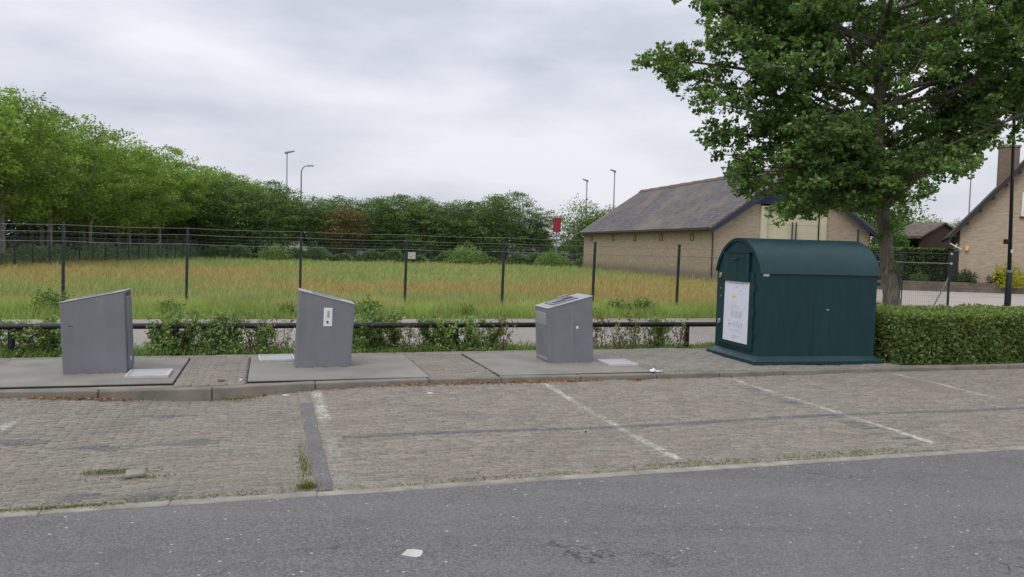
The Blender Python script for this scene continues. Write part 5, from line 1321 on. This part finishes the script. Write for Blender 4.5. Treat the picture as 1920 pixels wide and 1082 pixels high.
# moss and grass in the paving joints
def joint_tuft(name, label, spots, seed, cat='grass'):
    r = np.random.default_rng(seed); P, Hh, C_ = [], [], []
    for (u, v, ru, rv, n, h, z) in spots:
        uu, vv = u + r.normal(size=n) * ru, v + r.normal(size=n) * rv
        P.append(Snp(uu, vv, np.full(n, z))); Hh.append(r.uniform(.4, 1, n) * h); C_.append(np.where(r.random((n, 1)) < .6, np.array([[.12, .17, .04]]), np.array([[.24, .22, .07]])) * r.uniform(.7, 1.2, (n, 1)))
    return grass_obj(name, label, np.concatenate(P), np.concatenate(Hh), .004, np.concatenate(C_), r, .9)
joint_tuft('joint_grass', 'small green grass tufts and moss in the paving joints', [(-2.66, -4.14, .03, .035, 240, .045, 0), (-2.66, -3.5, .03, .3, 200, .03, 0), (-2.66, -2.7, .03, .3, 90, .02, 0), (-4.12, -3.42, .14, .02, 260, .03, 0), (-3.85, -3.62, .16, .015, 120, .02, 0),
           (-3.3, -.62, .1, .03, 130, .035, .01), (-4.3, -4.27, .2, .02, 260, .03, 0), (0, -4.24, 2.6, .02, 500, .018, 0), (-1.0, -4.2, .35, .03, 150, .02, 0), (.6, -4.15, .4, .04, 300, .02, 0), (2.3, -4.15, .5, .05, 320, .02, 0), (3.1, -.03, .5, .03, 220, .02, .11), (4.4, .3, .1, .04, 90, .03, .115), (2.55, .5, .12, .2, 90, .02, .115), (-3.4, -4.2, .5, .03, 200, .02, 0), (-5.2, -3.6, .3, .03, 150, .02, 0)], 61)

# ---- litter: dead leaves gathered along the kerb, single bits
r = np.random.default_rng(62)
spots = [(-5.1, .3, 150), (-4.6, .15, 60), (-3.2, .25, 40), (-2.1, .2, 60), (-1.2, .3, 120), (-.3, .3, 190), (.45, .2, 130), (1.05, .22, 170), (1.95, .12, 60), (3.0, .6, 40), (-6.6, .4, 60)]
U_ = np.concatenate([a + r.normal(size=n) * s_ for a, s_, n in spots]); V_ = kv(U_) - .02 - np.abs(r.normal(size=len(U_))) * .055
cen = Snp(U_, V_, zbay(U_, V_) + .008 + r.random(len(U_)) * .012)
o = leaf_obj('dead_leaves', cen, .042, r, (.25, .165, .095), 'leaf_dark', None, .5, (.36, .15, .07), .3, upbias=1.6)
tag(o, 'brown dead leaves gathered along the foot of the kerb', 'leaves', kind='stuff')
U_ = r.uniform(-6, 8, 260); V_ = r.uniform(-4.1, 2.2, 260)
def bit(name, label, u, v, z, s_, mat, seed, cat):
    q = random.Random(seed); n = 9; g = Geo()
    pts = [(math.cos(k * 6.283 / n) * s_[0] * q.uniform(.7, 1.1), math.sin(k * 6.283 / n) * s_[1] * q.uniform(.7, 1.1)) for k in range(n)]
    g.add([(x, y, 0) for x, y in pts] + [(x * .85, y * .85, s_[2] * q.uniform(.6, 1.3)) for x, y in pts], [tuple(range(n))[::-1], tuple(range(n, 2 * n))] + [(k, (k + 1) % n, n + (k + 1) % n, n + k) for k in range(n)])
    o = g.build(name, mat); o.location = S(u, v, z); o.rotation_euler = (0, 0, ANG + q.uniform(-.3, .3)); return tag(o, label, cat)
bit('paint_patch', 'worn white paint patch on the dark asphalt near the bottom', -2.11, -5.59, .0008, (.075, .07, .0012), 'galv', 1, 'paint mark')
o = Geo().hexa([(-.075, -.04, .0), (.07, -.04, 0), (.075, .04, 0), (-.07, .04, 0)], [(-.07, -.036, .024), (.066, -.036, .03), (.07, .036, .055), (-.066, .036, .05)]).build('loose_brick', 'edging', None, bevel=.004, seg=1)
o.location = S(-3.93, -3.56, -.004); o.rotation_euler = (0, 0, ANG + .2); tag(o, 'loose pale brick tilted up out of the left parking bay', 'brick')
for k, (u, v, z, s_, mt_, nm, lb, ct) in enumerate([(-3.5, .02, .122, (.05, .03, .02), 'ridge', 'brick_chip', 'orange-brown stone chip on the kerb between the first two plates', 'stone'), (-3.27, .03, .122, (.022, .016, .014), 'white_plastic', 'paper_scrap', 'tiny white scrap beside the stone chip on the kerb', 'litter'),
        (-5.05, -.42, .02, (.04, .02, .008), 'white_plastic', 'paper_scrap', 'white scrap lying below the kerb at far left', 'litter'), (-2.75, -.5, .02, (.05, .02, .006), 'white_plastic', 'paper_scrap', 'flat white scrap below the kerb near the first white bay line', 'litter'),
        (-1.05, -.75, .04, (.04, .02, .006), 'white_plastic', 'paper_scrap', 'small white scrap on the middle bay near the kerb', 'litter'), (1.95, -.38, .05, (.05, .02, .01), 'red', 'litter_scrap', 'small red scrap at the kerb foot below the third plate', 'litter'),
        (.1, -2.95, .02, (.014, .014, .01), 'black', 'pebble', 'tiny black pebble on the middle parking bay', 'stone'), (4.05, -5.15, .0, (.03, .018, .012), 'black', 'pebble', 'dark pebble on the asphalt at the right', 'stone')]):
    bit(nm, lb, u, v, z, s_, mt_, 20 + k, ct)
# crumpled paper on the kerb edge
q = np.random.default_rng(9); g = Geo(); nx, ny = 7, 4
P = [[(-.09 + .18 * i / (nx - 1), -.035 + .07 * j / (ny - 1) + .012 * q.normal(), .012 + .03 * abs(q.normal()) * (.4 + .6 * (i < 4))) for i in range(nx)] for j in range(ny)]
g.add([p for row in P for p in row] , [(j * nx + i, j * nx + i + 1, (j + 1) * nx + i + 1, (j + 1) * nx + i) for j in range(ny - 1) for i in range(nx - 1)])
o = g.build('paper_wrapper', 'paper'); sm = o.modifiers.new('t', 'SOLIDIFY'); sm.thickness = .003
o.location = S(2.34, -.13, .122); o.rotation_euler = (0, 0, ANG); tag(o, 'crumpled white paper wrapper on the kerb right of the third plate', 'litter')
